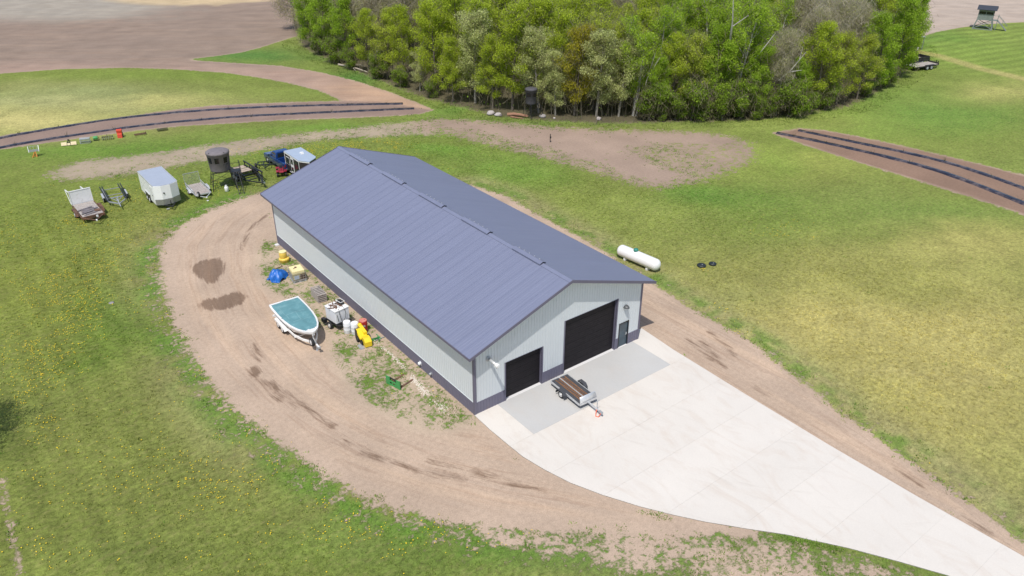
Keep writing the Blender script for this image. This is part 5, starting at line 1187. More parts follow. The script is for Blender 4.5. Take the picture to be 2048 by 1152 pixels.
mb = MB(); mb.bar((-.45, .3, .3), (.5, .3, .3), .1); mb.bar((0, .3, .3), (0, .8, .8), .08); mb.bar((.48, -.2, .0), (.48, -.1, .9), .08); mb.build('frame', m_lid, t)
t = thing('spike_harrow', 'low rusty spike harrow lying flat in the grass', 'implement', (-1.4, 73.4, 0), rad(-10)); t.scale = (0.66,)*3
mb = MB()
for y in (-.4, 0, .4): mb.bar((-1.1, y, .22), (1.1, y, .26), .08)
for i in range(7): x = -1.0+i*.33; mb.bar((x, -.45, .22), (x+.12, .45, .24), .06)
mb.bar((.8, 0, .2), (1.1, .1, .6), .07); mb.build('frame', m_rust, t)
mb = MB()
for i in range(7):
    for y in (-.4, 0, .4): mb.bar((-1.0+i*.33, y, 0), (-1.0+i*.33, y, .24), .03)
mb.build('spike', m_rust, t)
t = thing('field_roller', 'black ribbed field roller lying in grass below the brown bed', 'implement', (1.4, 73.5, 0), rad(-6)); t.scale = (0.66,)*3
for i in range(10): MB().lathe([(.10, -.05), (.27, -.02), (.27, .02), (.10, .05)], (-.86+i*.19, 0, .27), 'X', 14).build('roller_ring', m_lid, t)
mb = MB(); mb.bar((-1.0, .3, .4), (1.0, .3, .4), .08); mb.bar((-1.0, 0, .27), (-1.0, .3, .4), .06); mb.bar((1.0, 0, .27), (1.0, .3, .4), .06); mb.bar((-1.0, 0, .27), (1.0, 0, .27), .05); mb.build('frame', m_black, t)

# ================================================================== PROPANE TANK AND LIDS
t = thing('propane_tank', 'long white propane tank with a teal valve dome on the lawn beside the barn', 'propane tank', (23.62, 8.6, 0), rad(5.1))
mb = MB(); mb.smooth = True; r = .53; Lh = 2.30; prof = []
for i in range(9): a = math.pi/2*i/8; prof.append((max(r*math.sin(a), .01), -Lh+r*.85*(1-math.cos(a))))
prof += [(r, -.8), (r, .8)]+[(a, -b2) for a, b2 in prof[:9][::-1]]
mb.lathe([(a, b2) for a, b2 in prof], (0, 0, .66), 'Y', 32); mb.build('tank_shell', m_whitegloss, t)
for y in (-1.25, 1.25): MB().prism([(-.42, 0), (.42, 0), (.42, .12), (.36, .30), (-.36, .30), (-.42, .12)], y-.1, y+.1, 'Y').build('saddle', m_sill, t)
mb = MB(); mb.smooth = True; mb.lathe([(.21, 1.14), (.22, 1.30), (.17, 1.38), (.04, 1.41)], (0, .35, 0), n=20); mb.build('valve_dome', m_teal_lid, t)
mb = MB(); mb.cyl((0, .95, 1.16), (0, .95, 1.26), .05, n=8); mb.bar((0, 1.7, 1.16), (0, 1.7, 1.25), .05); mb.build('lifting_lug', m_white, t)
for (x, y, r, lb) in ((27.8, 4.95, .40, 'larger round dark septic lid, nearer the white propane tank'), (28.82, 4.55, .34, 'smaller round dark septic lid, farther right from the white propane tank')):
    t = thing('septic_lid', lb, 'septic lid', (x, y, 0), 0, 'round septic lids in the lawn')
    mb = MB(); mb.smooth = True; mb.lathe([(r, 0), (r, .10), (r*.9, .15), (r*.4, .19), (.02, .2)], n=22); mb.build('lid', m_lid, t)
    MB().bx(-.09, .05, -.12, -.06, .19, .205).build('handle', m_galv, t)

# ================================================================== WOOD EDGE
def rock(label, x, y, s, m, seed, cat='boulder', nm='boulder'):
    r = random.Random(seed); mb = MB(); mb.smooth = True; R = []
    k = [[r.uniform(.82, 1.15) for _ in range(10)] for _ in range(7)]
    for j in range(7):
        a = -.35+(math.pi/2+.30)*j/6; R.append([(s*math.cos(a)*k[j][i]*math.cos(i*.628), s*.85*math.cos(a)*k[j][i]*math.sin(i*.628), s*.35+s*.62*math.sin(a)) for i in range(10)])
    mb.rings(R); o = mb.build(nm, m); o.location = (x, y, -.02); o.rotation_euler = (0, 0, r.uniform(0, 6)); return tag(o, label, cat)
rock('largest pale pinkish boulder at the wood edge', 40.1, 53.3, .64, m_rock, 1)
rock('smaller pale boulder just right of the largest one', 40.6, 52.2, .52, m_rock, 2)
rock('grey stone in the grass right of the black blind', 45.1, 47.9, .50, m_rockgrey, 3, 'stone', 'field_stone')
rock('pale round stone at the foot of the silvery trees', 50.6, 42.5, .42, m_rock, 5, 'stone', 'field_stone')
rock('small white stone by the grey stone near black blind', 46.0, 46.5, .22, m_rock, 6, 'stone', 'field_stone')
t = thing('rotten_log', 'reddish rotten log lying between boulders and black blind', 'log', (42.5, 50.2, .0), rad(-52))
MB().tube([(-1.5, 0, .20), (-.5, .1, .32), (.4, 0, .30), (1.5, -.1, .2)], .26, 8, .7).build('trunk', m_redlog, t)
MB().tube([(-.9, -.5, .08), (.0, -.8, .14), (.9, -.9, .1)], .13, 7, .6).build('broken_limb', m_redlog, t)
t = hunting_blind('black round hunting blind on a dark stand at the wood edge', 43.75, 48.9, 2.0, .72, .82, 2.1, m_blind_black, m_blind_dark, .8, rad(8), (200, 262, 300), (.58, .46))
mb = MB()
for x in (.75, 1.15): mb.bar((x, -.5, 2.0), (x+.2, -1.3, 0), .08)
for i in range(7): k = (i+.5)/7; mb.bar((.75+.2*k, -.5-.8*k, 2*(1-k)), (1.15+.2*k, -.5-.8*k, 2*(1-k)), .09, .04)
mb.build('ladder', m_black, t)
t = thing('fallen_trunk', 'bare pale fallen trunk lying at the left edge of the wood', 'log', (37.0, 88.6, 0), 0)
MB().tube([(-.7, 4.2, .25), (-.3, 2, .35), (.2, -1, .4), (.6, -3.8, .3)], .17, 7, .45).build('trunk', m_deadwood, t)
mb = MB(); mb.tube([(-.2, 1.2, .35), (.9, -.6, .9), (1.2, -2.0, .8)], .09, 6, .4); mb.tube([(.1, -.3, .4), (-.8, -1.6, .7), (-.9, -2.6, .5)], .07, 6, .4); mb.build('broken_limb', m_deadwood, t)
t = thing('trail_camera_post', 'thin dark marker post standing in the bare soil patch', 'post', (39.05, 39.1, 0))
MB().bar((0, 0, 0), (0, 0, 1.05), .07).build('post', m_black, t); MB().box((0, -.05, .62), (.16, .12, .22)).build('marker_box', m_black, t)

# ================================================================== FAR RIGHT
def far_trailer(name, label, x, y, rz, dump):
    t = thing(name, label, 'trailer', (x, y, 0), rz)
    mb = MB(); mb.bx(-3.2, 2.4, -1.1, 1.1, .55, .72); mb.bar((2.4, -.7, .6), (3.7, 0, .55), .14); mb.bar((2.4, .7, .6), (3.7, 0, .55), .14); mb.bar((3.1, 0, .1), (3.1, 0, 1.1), .12); mb.build('frame', m_black, t)
    for i in range(5): y0 = -1.04+i*.42; MB().bx(-3.15, 2.35, y0, y0+.40, .722, .765).build('deck_plank', m_wood_grey, t)
    for s in (-1, 1): MB().bx(-1.1, 1.0, s*1.23-.12, s*1.23+.12, .84, .90).build('fender', m_black, t)
    for s in (-1, 1):
        for xx in (-.55, .45):
            m2 = MB(); m2.smooth = True; m2.lathe([(.24, -.1), (.40, -.11), (.40, .11), (.24, .1)], (xx, s*1.23, .40), 'Y', 18); w = m2.build('wheel', m_rubber, t)
            MB().lathe([(.24, s*.11), (.22, s*.13), (.06, s*.10)], (xx, s*1.23, .40), 'Y', 12).build('rim', m_galv, w)
    mb = MB()
    if dump:
        for s in (-1, 1): mb.bx(-3.1, 2.3, s*1.05-.04, s*1.05+.04, .77, 1.25)
        mb.bx(2.26, 2.34, -1.05, 1.05, .77, 1.3); mb.bx(-3.14, -3.06, -1.05, 1.05, .77, 1.22); mb.build('box_side', m_black, t)
    else:
        mb.bx(2.3, 2.4, -1.1, 1.1, .72, 1.0)
        for s in (-1, 1): mb.bar((2.35, s*.9, .75), (2.35, s*.9, 1.25), .1)
        mb.build('headboard', m_black, t)
    return t
far_trailer('flatbed_trailer', 'black flatbed trailer with a pale plank deck at the right end of the wood', 115.3, 30.6, rad(-12), False)
far_trailer('dump_trailer', 'black high sided dump trailer behind the flatbed trailer', 117.6, 33.4, rad(-14), True)
t = thing('deer_stand', 'grey wooden deer stand with dark roof and side stairs on the far rise', 'deer stand', (160.6, 41.2, 0), rad(20))
# local x away from the camera side, y along the face
MB().bx(-1.1, 1.1, -1.45, 1.45, 1.85, 2.0).build('floor', m_greystand, t)
mb = MB()
for i in range(10): y = -1.35+i*.27; mb.bx(-1.06, -1.0, y, y+.255, 2.0, 3.05)
for i in range(8): x = -1.06+i*.265; mb.bx(x, x+.25, -1.41, -1.35, 2.0, 3.05); mb.bx(x, x+.25, 1.35, 1.41, 2.0, 3.05)
for i in range(10): y = -1.35+i*.27; mb.bx(1.0, 1.06, y, y+.255, 2.0, 3.95)
mb.bx(-1.06, -1.0, -1.35, 1.35, 3.55, 3.95); mb.bx(-1.06, 1.06, -1.41, -1.35, 3.55, 3.95); mb.bx(-1.06, 1.06, 1.35, 1.41, 3.55, 3.95)
for x in (-1.03, 1.03):
    for y in (-1.38, 0, 1.38): mb.bx(x-.06, x+.06, y-.06, y+.06, 2.0, 3.95)
mb.build('cab_wall', m_greystand, t)
mb = MB(); mb.bx(-1.02, -.99, -1.3, 1.3, 3.06, 3.54); mb.bx(-1.0, 1.0, -1.38, -1.36, 3.06, 3.54); mb.build('window_opening', m_hole, t)
mb = MB(); mb.prism([(-1.6, 3.9), (0, 4.55), (1.6, 3.9), (1.6, 4.0), (0, 4.68), (-1.6, 4.0)][::-1], -1.85, 1.85, 'Y'); mb.build('roof', m_darkroof, t)
mb = MB()
for sx in (-1, 1):
    for sy in (-1, 1): mb.bar((sx*1.0, sy*1.35, 1.9), (sx*1.5, sy*1.8, 0), .16)
    mb.bar((sx*1.45, -1.75, .2), (sx*1.1, 1.45, 1.7), .10); mb.bar((sx*1.45, 1.75, .2), (sx*1.1, -1.45, 1.7), .10)
    mb.bar((sx*1.55, -1.9, .08), (sx*1.55, 1.9, .08), .14)
mb.build('leg_frame', m_greystand, t)
mb = MB(); mb.bx(-1.0, .4, -2.4, -1.46, 1.86, 1.98)
for x in (-.95, .35): mb.bar((x, -2.35, 0), (x, -2.35, 3.0), .1)
mb.bar((-.95, -2.35, 2.9), (.35, -2.35, 2.9), .08); mb.bar((-.95, -1.5, 2.9), (-.95, -2.35, 2.9), .08); mb.build('landing', m_greystand, t)
mb = MB()
for x in (-.85, .25): mb.bar((x, -2.4, 1.9), (x, -4.4, .05), .16, .08); mb.bar((x, -2.4, 2.85), (x, -4.4, 1.0), .07); mb.bar((x, -3.4, 1.0), (x, -3.4, 1.95), .07)
for i in range(9): k = (i+.5)/9; mb.bx(-.85, .25, -2.4-2.0*k-.12, -2.4-2.0*k+.12, 1.9*(1-k)-.02, 1.9*(1-k)+.03)
mb.build('stair', m_greystand, t)
t = thing('pale_shelter', 'small pale roofed shelter on posts peeping past the right end of the wood', 'shelter', (128.8, 39.9, 0), rad(-20))
MB().prism([(-1.4, 2.55), (1.4, 2.35), (1.4, 2.43), (-1.4, 2.63)][::-1], -1.5, 1.5, 'Y').build('roof_sheet', m_paleroof, t)
mb = MB()
for x in (-1.25, 1.25):
    for y in (-1.35, 1.35): mb.bar((x, y, 0), (x, y, 2.4), .1)
mb.bar((-1.25, -1.35, 2.3), (1.25, -1.35, 2.2), .09); mb.build('post', m_greystand, t)
MB().box((.2, -.9, .35), (.8, .6, .7)).build('feed_box', m_white, t)
# ================================================================== THE WOOD
def perp(d):
    a = np.cross(d, (0, 0, 1.0)); n = np.linalg.norm(a)
    if n < .05: a = np.array([1.0, 0, 0]); n = 1
    a = a/n; return a, np.cross(d, a)
class Tubes:
    def __init__(s): s.V = []; s.Q = []; s.n = 0
    def add(s, pts, r0_, r1_, k=5):
        pts = np.asarray(pts, float); m = len(pts); D = np.gradient(pts, axis=0); D /= np.linalg.norm(D, axis=1)[:, None]+1e-9
        a = np.arange(k)*2*np.pi/k
        for i in range(m):
            p, q = perp(D[i]); r = r0_+(r1_-r0_)*i/(m-1); s.V.append(pts[i]+r*(np.cos(a)[:, None]*p+np.sin(a)[:, None]*q))
        for i in range(m-1):
            for j in range(k): s.Q.append((s.n+i*k+j, s.n+i*k+(j+1) % k, s.n+(i+1)*k+(j+1) % k, s.n+(i+1)*k+j))
        s.n += m*k
def cards(C, S, rg, col, jit=.22, flat=.35):
    """leaf sprays: small four cornered faces at the points C, sizes S"""
    n = len(C); N = rg.normal(size=(n, 3)); N /= np.linalg.norm(N, axis=1)[:, None]; N += np.array([-.12, -.10, .75]); N /= np.linalg.norm(N, axis=1)[:, None]
    d = rg.normal(size=(n, 3)); d -= (d*N).sum(1)[:, None]*N; d /= np.linalg.norm(d, axis=1)[:, None]
    e = np.cross(N, d)
    a = d*S[:, None]; b = e*S[:, None]*.62
    V = np.stack([C-a, C-b*rg.uniform(.7, 1.2, n)[:, None], C+a*rg.uniform(.7, 1.1, n)[:, None], C+b], 1).reshape(-1, 3)
    c = col*(1+rg.normal(0, jit, n)[:, None]).clip(.45, 1.7); c = np.repeat(c, 4, 0)
    return V, np.arange(4*n).reshape(-1, 4), c
def twigs(C, Ln, rg, col, up_=.5, w=.022):
    n = len(C); d = rg.normal(size=(n, 3)); d[:, 2] = np.abs(d[:, 2])*.6+up_; d /= np.linalg.norm(d, axis=1)[:, None]
    e = rg.normal(size=(n, 3)); e -= (e*d).sum(1)[:, None]*d; e /= np.linalg.norm(e, axis=1)[:, None]
    a = d*Ln[:, None]*.5; b = e*w
    V = np.stack([C-a-b, C-a+b, C+a+b*.4, C+a-b*.4], 1).reshape(-1, 3)
    c = np.repeat(col*(1+rg.normal(0, .2, n)[:, None]).clip(.4, 1.7), 4, 0)
    return V, np.arange(4*n).reshape(-1, 4), c
KIND = {  # height, crown radius, first limb, leaf colour, second colour, leaves per tip, leaf size, spread, twig share, bark
    'spring':  dict(H=13.0, R=3.3, f=.15, c=(.500, .600, .052), c2=(.390, .490, .044), n=72, s=.090, sp=.86, tw=.35, bark=m_bark),
    'silver':  dict(H=11.5, R=2.8, f=.14, c=(.660, .690, .310), c2=(.490, .540, .210), n=68, s=.090, sp=.80, tw=.5, bark=m_bark_pale),
    'green':   dict(H=11.5, R=3.2, f=.06, c=(.400, .560, .050), c2=(.290, .440, .038), n=92, s=.092, sp=.86, tw=.3, bark=m_bark),
    'birch':   dict(H=14.5, R=3.1, f=.18, c=(.430, .590, .052), c2=(.330, .480, .042), n=68, s=.090, sp=.85, tw=.4, bark=m_bark_white),
    'olive':   dict(H=11.5, R=2.9, f=.14, c=(.520, .600, .078), c2=(.410, .480, .060), n=68, s=.090, sp=.82, tw=.5, bark=m_bark),
    'mustard': dict(H=11.5, R=2.9, f=.14, c=(.520, .480, .040), c2=(.370, .350, .032), n=68, s=.090, sp=.82, tw=.8, bark=m_bark),
    'bare':    dict(H=14.0, R=3.4, f=.25, c=(.500, .510, .200), c2=(.400, .410, .165), n=42, s=.072, sp=.90, tw=2.4, bark=m_bark_pale),
    'willow':  dict(H=13.0, R=4.6, f=.20, c=(.600, .580, .200), c2=(.480, .460, .155), n=22, s=.09, sp=.9, tw=2.2, bark=m_bark_pale),
    'shrub':   dict(H=3.6, R=1.9, f=.02, c=(.300, .430, .040), c2=(.190, .300, .030), n=44, s=.10, sp=.66, tw=.6, bark=m_bark),
}
def build_tree(kind, seed):
    K = KIND[kind]; rg = np.random.default_rng(seed); H, R = K['H'], K['R']; T = Tubes(); tips = []
    nst = {'shrub': 5, 'birch': 2, 'bare': 2}.get(kind, 1)
    for st in range(nst):
        h = H*(1 if st == 0 else rg.uniform(.75, .95)); lean = rg.normal(0, .055 if nst == 1 else .11, 2)*h
        z = np.linspace(0, 1, 9); px = lean[0]*z**1.3+np.cumsum(rg.normal(0, .07, 9))*.8*z; py = lean[1]*z**1.3+np.cumsum(rg.normal(0, .07, 9))*.8*z
        tr = np.c_[px, py, z*h*.93]; tr[0] = (rg.normal(0, .15*(nst > 1)), rg.normal(0, .15*(nst > 1)), -.1); r_ = .0125*h+.03
        T.add(tr, r_, r_*.16, 7); nl = int((26 if kind != 'shrub' else 9)*(1 if nst == 1 else .62))
        for i in range(nl):
            t = K['f']+(.97-K['f'])*((i+rg.random())/nl); p0 = np.array([np.interp(t, z, tr[:, j]) for j in range(3)])
            az = i*2.399+rg.normal(0, .4); prof = math.sin(math.pi*min(1, (.12+(t-K['f'])/(1-K['f'])*.86)))**.6*(1.0 if t < .6 else .92)
            ln = R*prof*rg.uniform(.62, 1.22); el = rg.uniform(.25, .75)+.5*t
            if kind == 'willow': el = rg.uniform(.5, .9)
            d = np.array([math.cos(az)*math.cos(el), math.sin(az)*math.cos(el), math.sin(el)])
            m = 5; q = np.linspace(0, 1, m)[:, None]; pts = p0+d*ln*q+np.array([0, 0, (.10 if kind != 'willow' else -.35)*ln])*q*q+rg.normal(0, .04*ln, (m, 3))*q
            T.add(pts, max(.02, r_*.36*(1-t*.6)), .012, 4)
            for s_ in (.45, .7, .88, 1.0):
                j = s_*(m-1); j0 = int(min(j, m-2)); pp = pts[j0]+(pts[j0+1]-pts[j0])*(j-j0); tips.append((*pp, t))
            for b_ in range(3):
                s_ = rg.uniform(.35, .95); j = s_*(m-1); j0 = int(min(j, m-2)); pp = pts[j0]+(pts[j0+1]-pts[j0])*(j-j0)
                dd = d+rg.normal(0, .75, 3); dd[2] = abs(dd[2])*.6+(.15 if kind != 'willow' else -.5); dd /= np.linalg.norm(dd); l2 = ln*rg.uniform(.22, .48)
                e_ = pp+dd*l2; T.add([pp, (pp+e_)/2+rg.normal(0, .05, 3), e_], .018, .008, 3); tips += [(*(pp+dd*l2*.6), t), (*e_, t)]
    tips = np.array(tips); nt = len(tips); cl = rg.random(nt)
    keep = rg.random(nt) > .10; tips = tips[keep]; cl = cl[keep]; nt = len(tips)
    cl = (cl*.7+.3*vnoise(tips[:, :2]+seed, .8)).clip(0, 1)
    sc = 230.0/max(nt, 1) if kind != 'shrub' else 1.0
    cnt = rg.poisson(K['n']*rg.uniform(.45, 1.5, nt)*min(1.25, max(.7, sc))); idx = np.repeat(np.arange(nt), cnt)
    off = rg.normal(size=(len(idx), 3)); off *= (rg.random(len(idx))**.4*K['sp']/np.linalg.norm(off, axis=1))[:, None]; off[:, 2] *= .8
    C = tips[idx, :3]+off
    if kind == 'willow': C[:, 2] -= rg.random(len(C))**1.4*2.4
    C[:, 2] = np.maximum(C[:, 2], .25)
    a = np.array(K['c'])[None]; b = np.array(K['c2'])[None]; m_ = cl[idx][:, None]; col = a*m_+b*(1-m_)
    V1, Q1, c1 = cards(C, K['s']*rg.uniform(.65, 1.35, len(C)), rg, col)
    ntw = int(len(tips)*8*K['tw']); Vs, Qs, Cs = [V1], [Q1], [c1]
    if ntw:
        ii = rg.integers(0, nt, ntw); o2 = rg.normal(0, K['sp']*.75, (ntw, 3)); tc = np.array([.50, .45, .34]) if kind in ('bare', 'willow') else np.array([.28, .25, .16])
        Pt = tips[ii, :3]+o2; Pt[:, 2] = np.maximum(Pt[:, 2], .3)
        if kind == 'willow': Pt[:, 2] -= rg.random(ntw)*2.2
        V2, Q2, c2 = twigs(Pt, rg.uniform(.5, 1.3, ntw), rg, np.tile(tc, (ntw, 1)), .6 if kind != 'willow' else -1.2); Vs.append(V2); Qs.append(Q2+len(V1)); Cs.append(c2)
    V = np.vstack(Vs); Q = np.vstack(Qs); c = np.vstack(Cs)
    crown = fastmesh('crown', V, Q, m_leaf, {'lc': ('FLOAT_COLOR', np.c_[c, np.ones(len(c))])})
    trunk = fastmesh('trunk', np.vstack(T.V), np.array(T.Q), K['bark']); trunk.polygons.foreach_set('use_smooth', [True]*len(trunk.polygons))
    return trunk, crown
PROTO = {k: [build_tree(k, 100*i+7+j) for j in range(n)] for i, (k, n) in enumerate(dict(spring=4, silver=3, green=3, birch=3, olive=3, mustard=1, bare=3, willow=1, shrub=3).items())}
trng = random.Random(11)
def tree(kind, x, y, s, label, group=None, name=None, cat='tree', lean=0.0, rz=None, sx=1.0):
    tk, cr = PROTO[kind][trng.randrange(len(PROTO[kind]))]
    nm = name or {'spring': 'leafy_tree', 'silver': 'poplar_tree', 'green': 'leafy_tree', 'birch': 'birch_tree', 'olive': 'oak_tree', 'mustard': 'oak_tree', 'bare': 'budding_tree', 'willow': 'willow_tree', 'shrub': 'shrub'}[kind]
    t = thing(nm, label, cat, (x, y, 0), trng.uniform(0, 6.28) if rz is None else rz, group)
    t.scale = (s*sx, s*sx, s); t.rotation_euler[0] = lean
    link(bpy.data.objects.new('trunk', tk), t); link(bpy.data.objects.new('crown', cr), t); return t
# the front of the wood, one by one, left to right in the photograph (u, v of the foot; kind; size; label)
FRONT = [
    (588, 62, 'willow', 1.15, 'pale yellow weeping tree at the far left corner of the wood'),
    (618, 96, 'green', .95, 'dark green bushy tree at the left corner of the wood, next to the weeping one'),
    (650, 112, 'green', 1.0, 'dark green bushy tree second from the left corner of the wood'),
    (690, 128, 'green', .92, 'dense green tree standing above the fallen pale trunk'),
    (735, 146, 'spring', .80, 'yellow-green tree just right of the fallen pale trunk'),
    (772, 160, 'olive', .95, 'olive budding tree at the left flank of the wood, right of the fallen trunk'),
    (806, 172, 'spring', .92, 'olive green tree on the left flank beside a small silvery tree'),
    (838, 188, 'silver', .62, 'small silvery tree at the bend of the left flank'),
    (872, 196, 'spring', 1.05, 'tall yellow-green tree just left of the big silvery tree'),
    (905, 210, 'spring', .72, 'small leafy tree at the foot of the big silvery tree, on its left'),
    (950, 212, 'silver', 1.15, 'big silvery tree above and left of the pale boulders'),
    (985, 224, 'spring', .80, 'low yellow-green tree right behind the pale boulders'),
    (1025, 226, 'spring', 1.12, 'tall bright yellow-green tree behind the reddish log'),
    (1078, 232, 'silver', 1.02, 'broad silvery tree directly right of the black hunting blind'),
    (1112, 238, 'silver', .78, 'lower silvery tree between the broad silvery one and the mustard tree'),
    (1150, 238, 'mustard', 1.05, 'mustard yellow tree standing between silvery trees'),
    (1195, 240, 'silver', 1.05, 'silvery tree above the pale round stone, right of the mustard tree'),
    (1240, 240, 'silver', .98, 'silvery tree left of the pale leaning birch stems'),
    (1272, 238, 'birch', .95, 'slender birch with pale leaning stems at the middle of the wood front'),
    (1310, 242, 'green', .72, 'short dark green tree right of the slender birch'),
    (1345, 240, 'spring', .86, 'yellow-green tree at the middle right of the wood front'),
    (1382, 241, 'olive', .98, 'olive tree with dark gaps left of the tall bright green trees'),
    (1432, 238, 'green', 1.05, 'bright green bushy tree below the tall white stemmed birch'),
    (1470, 232, 'birch', 1.22, 'tall bright green birch with white stems showing at its top'),
    (1505, 238, 'green', .84, 'dense green tree with a dark forked trunk at its foot'),
    (1556, 236, 'bare', .82, 'half bare grey tree with a leaning white limb'),
    (1592, 230, 'green', .66, 'low vivid green tree right of the half bare tree'),
    (1640, 224, 'spring', .96, 'yellow-green tree standing out against grey bare crowns'),
    (1680, 216, 'olive', .90, 'yellow-olive tree at the right shoulder of the wood'),
    (1722, 204, 'olive', .82, 'low olive tree overhanging the grass at the right shoulder'),
    (1760, 184, 'green', .98, 'rounded green tree near the right end of the wood'),
    (1797, 160, 'green', 1.1, 'big green tree at the right end of the wood beside the trailers'),
    (1818, 132, 'green', 1.0, 'last green tree at the right end, half hiding the flatbed trailer'),
]
SHORT = ['the weeping corner tree', 'the dark corner tree', 'the second dark corner tree', 'the tree above the fallen trunk', 'the tree right of the fallen trunk', 'the olive flank tree', 'the olive green flank tree', 'the small silvery tree', 'the tall tree left of the big silvery one', 'the small tree left of the big silvery one', 'the big silvery tree', 'the tree behind the boulders', 'the tree behind the reddish log', 'the tree beside the black blind', 'the lower silvery tree', 'the mustard tree', 'the silvery tree above the round stone', 'the silvery tree left of the birch', 'the slender leaning birch', 'the short dark tree', 'the yellow-green middle tree', 'the olive tree with dark gaps', 'the bright green bushy tree', 'the tall white stemmed birch', 'the forked trunk', 'the leaning white limb', 'the low vivid green tree', 'the yellow-green shoulder tree', 'the yellow-olive shoulder tree', 'the low overhanging olive tree', 'the rounded green tree', 'the big green end tree', 'the last green tree']
WHITE = {1556: [([(-.6, 1.0, 6.0), (.9, 2.0, 8.0), (2.6, 2.6, 11.0)], .15), ([(.6, 1.8, 7.6), (2.6, 2.2, 8.0)], .08), ([(1.8, 2.4, 9.6), (2.0, 2.4, 11.8)], .06)],
         1470: [([(-1.5, .6, 8.0), (-1.9, 2.2, 10.5), (-2.2, 2.4, 13.0)], .13), ([(-1.8, 2.2, 10.0), (-.4, 2.7, 11.2)], .07), ([(1.2, 1.2, 6.0), (1.8, 2.6, 7.8), (2.8, 2.6, 9.4)], .09)],
         1272: [([(.2, .2, 0), (.9, 1.2, 4.0), (1.9, 2.4, 9.5)], .13), ([(-.2, .3, 0), (.3, 1.0, 3.6), (.2, 2.2, 8.2)], .10), ([(1.3, 1.7, 6.0), (2.6, 2.2, 8.8)], .07)]}
placed = []; FU = [f[0] for f in FRONT]
for u, v, kd, s, lb in FRONT:
    p = gp(u, v); q = p[:2]+np.array([.6, .8])*1.6
    tr_ = tree(kd, q[0], q[1], s, lb, 'trees along the front of the wood', rz=(0.0 if u in WHITE else None)); placed.append((q[0], q[1]))
    for pts_, r_ in WHITE.get(u, []):
        T_ = Tubes(); T_.add([(a*rt[0]-c_*fw[0], a*rt[1]-c_*fw[1], z_) for a, c_, z_ in pts_], r_, .03, 6)
        link(bpy.data.objects.new('white_limb', fastmesh('white_limb', np.vstack(T_.V), np.array(T_.Q), m_bark_white)), tr_)
# deeper trees, their kind taken from what shows above the front rank
HINT = [(560, 10, 'willow'), (640, 20, 'green'), (620, 60, 'green'), (690, 20, 'bare'), (720, 50, 'bare'), (770, 40, 'olive'), (760, 0, 'bare'), (820, 40, 'bare'), (835, 15, 'bare'), (800, 90, 'spring'), (880, 30, 'spring'), (920, 50, 'spring'), (960, 15, 'spring'), (1000, 60, 'spring'),
        (1010, 20, 'bare'), (1050, 35, 'spring'), (1100, 20, 'spring'), (1130, 55, 'spring'), (1180, 50, 'spring'), (1200, 25, 'spring'), (1220, 70, 'olive'), (1260, 30, 'bare'), (1300, 30, 'spring'), (1340, 50, 'birch'), (1370, 70, 'spring'), (1320, 5, 'bare'), (1420, 30, 'spring'), (1450, 40, 'birch'), (1490, 15, 'birch'), (1530, 50, 'birch'),
        (1570, 40, 'spring'), (1590, 80, 'bare'), (1620, 30, 'bare'), (1640, 80, 'bare'), (1660, 50, 'bare'), (1690, 10, 'bare'), (1700, 60, 'spring'), (1730, 30, 'bare'), (1740, 70, 'spring'), (1760, 40, 'green'), (1790, 20, 'spring'), (1780, 80, 'green'), (1810, 100, 'green')]
ORD = ['first', 'second', 'third', 'fourth', 'fifth', 'sixth', 'seventh', 'eighth', 'ninth', 'tenth', 'eleventh', 'twelfth']; RANK = {}
KN = dict(spring='yellow-green leafy tree', bare='grey budding tree', birch='tall green birch', olive='olive tree', green='dark green tree', willow='pale weeping tree', silver='silvery tree')
DEEP = {'spring': 'yellow-green leafy tree deeper in the wood behind the front rank', 'bare': 'grey budding tree with bare twigs deeper in the wood', 'birch': 'tall green birch with pale stems deeper in the wood', 'olive': 'olive tree deeper in the wood behind the front rank', 'green': 'dark green tree deeper in the wood behind the front rank', 'willow': 'pale weeping tree deeper in the wood at its left side', 'silver': 'silvery tree deeper in the wood'}
poly = POLY['wood']; lo = poly.min(0); hi = poly.max(0); cand = []
for i in range(int((hi[0]-lo[0])/5.2)+1):
    for j in range(int((min(hi[1], 235)-lo[1])/5.2)+1):
        cand.append((lo[0]+(i+.5*(j % 2))*5.2+trng.uniform(-1.5, 1.5), lo[1]+j*5.2+trng.uniform(-1.5, 1.5)))
cand = np.array(cand); okc = sdist(cand, poly) > 2.2; cand = cand[okc]
ndeep = 0; skip = []
for x, y in cand[np.argsort(np.hypot(cand[:, 0]-CAM[0], cand[:, 1]-CAM[1]))]:
    if min(math.hypot(x-a, y-b) for a, b in placed) < 3.6: continue
    u, v = proj(np.array([[x, y, 9.0]])); u, v = u[0], v[0]
    dist = math.hypot(x-CAM[0], y-CAM[1])
    ut, vt = proj(np.array([[x, y, 15.0]]))
    if vt[0] > 0 or v > -30 or True:
        if v < -26: continue
    k = min(HINT, key=lambda h: ((h[0]-u)/1.0)**2+((h[1]-max(v, 0))/.9)**2)[2]
    if trng.random() < .14: k = trng.choice(['spring', 'olive', 'spring'])
    dedge = sdist(np.array([[x, y]]), poly)[0]; s = trng.uniform(.92, 1.12)*(1.0 if dedge > 5 else .9)
    c_ = min(range(len(FU)), key=lambda i_: abs(FU[i_]-proj(np.array([[x, y, 0.0]]))[0][0])); RANK[c_] = RANK.get(c_, 0)+1
    tree(k, x, y, s, f'{KN[k]}, {ORD[min(RANK[c_]-1, 11)]} behind {SHORT[c_]}', 'trees deeper in the wood'); placed.append((x, y)); ndeep += 1
print('deep trees', ndeep)
# a sapling by the shelter
tree('green', 133.4, 41.4, .42, 'small lone sapling beside the pale shelter', None, 'sapling', sx=.7)
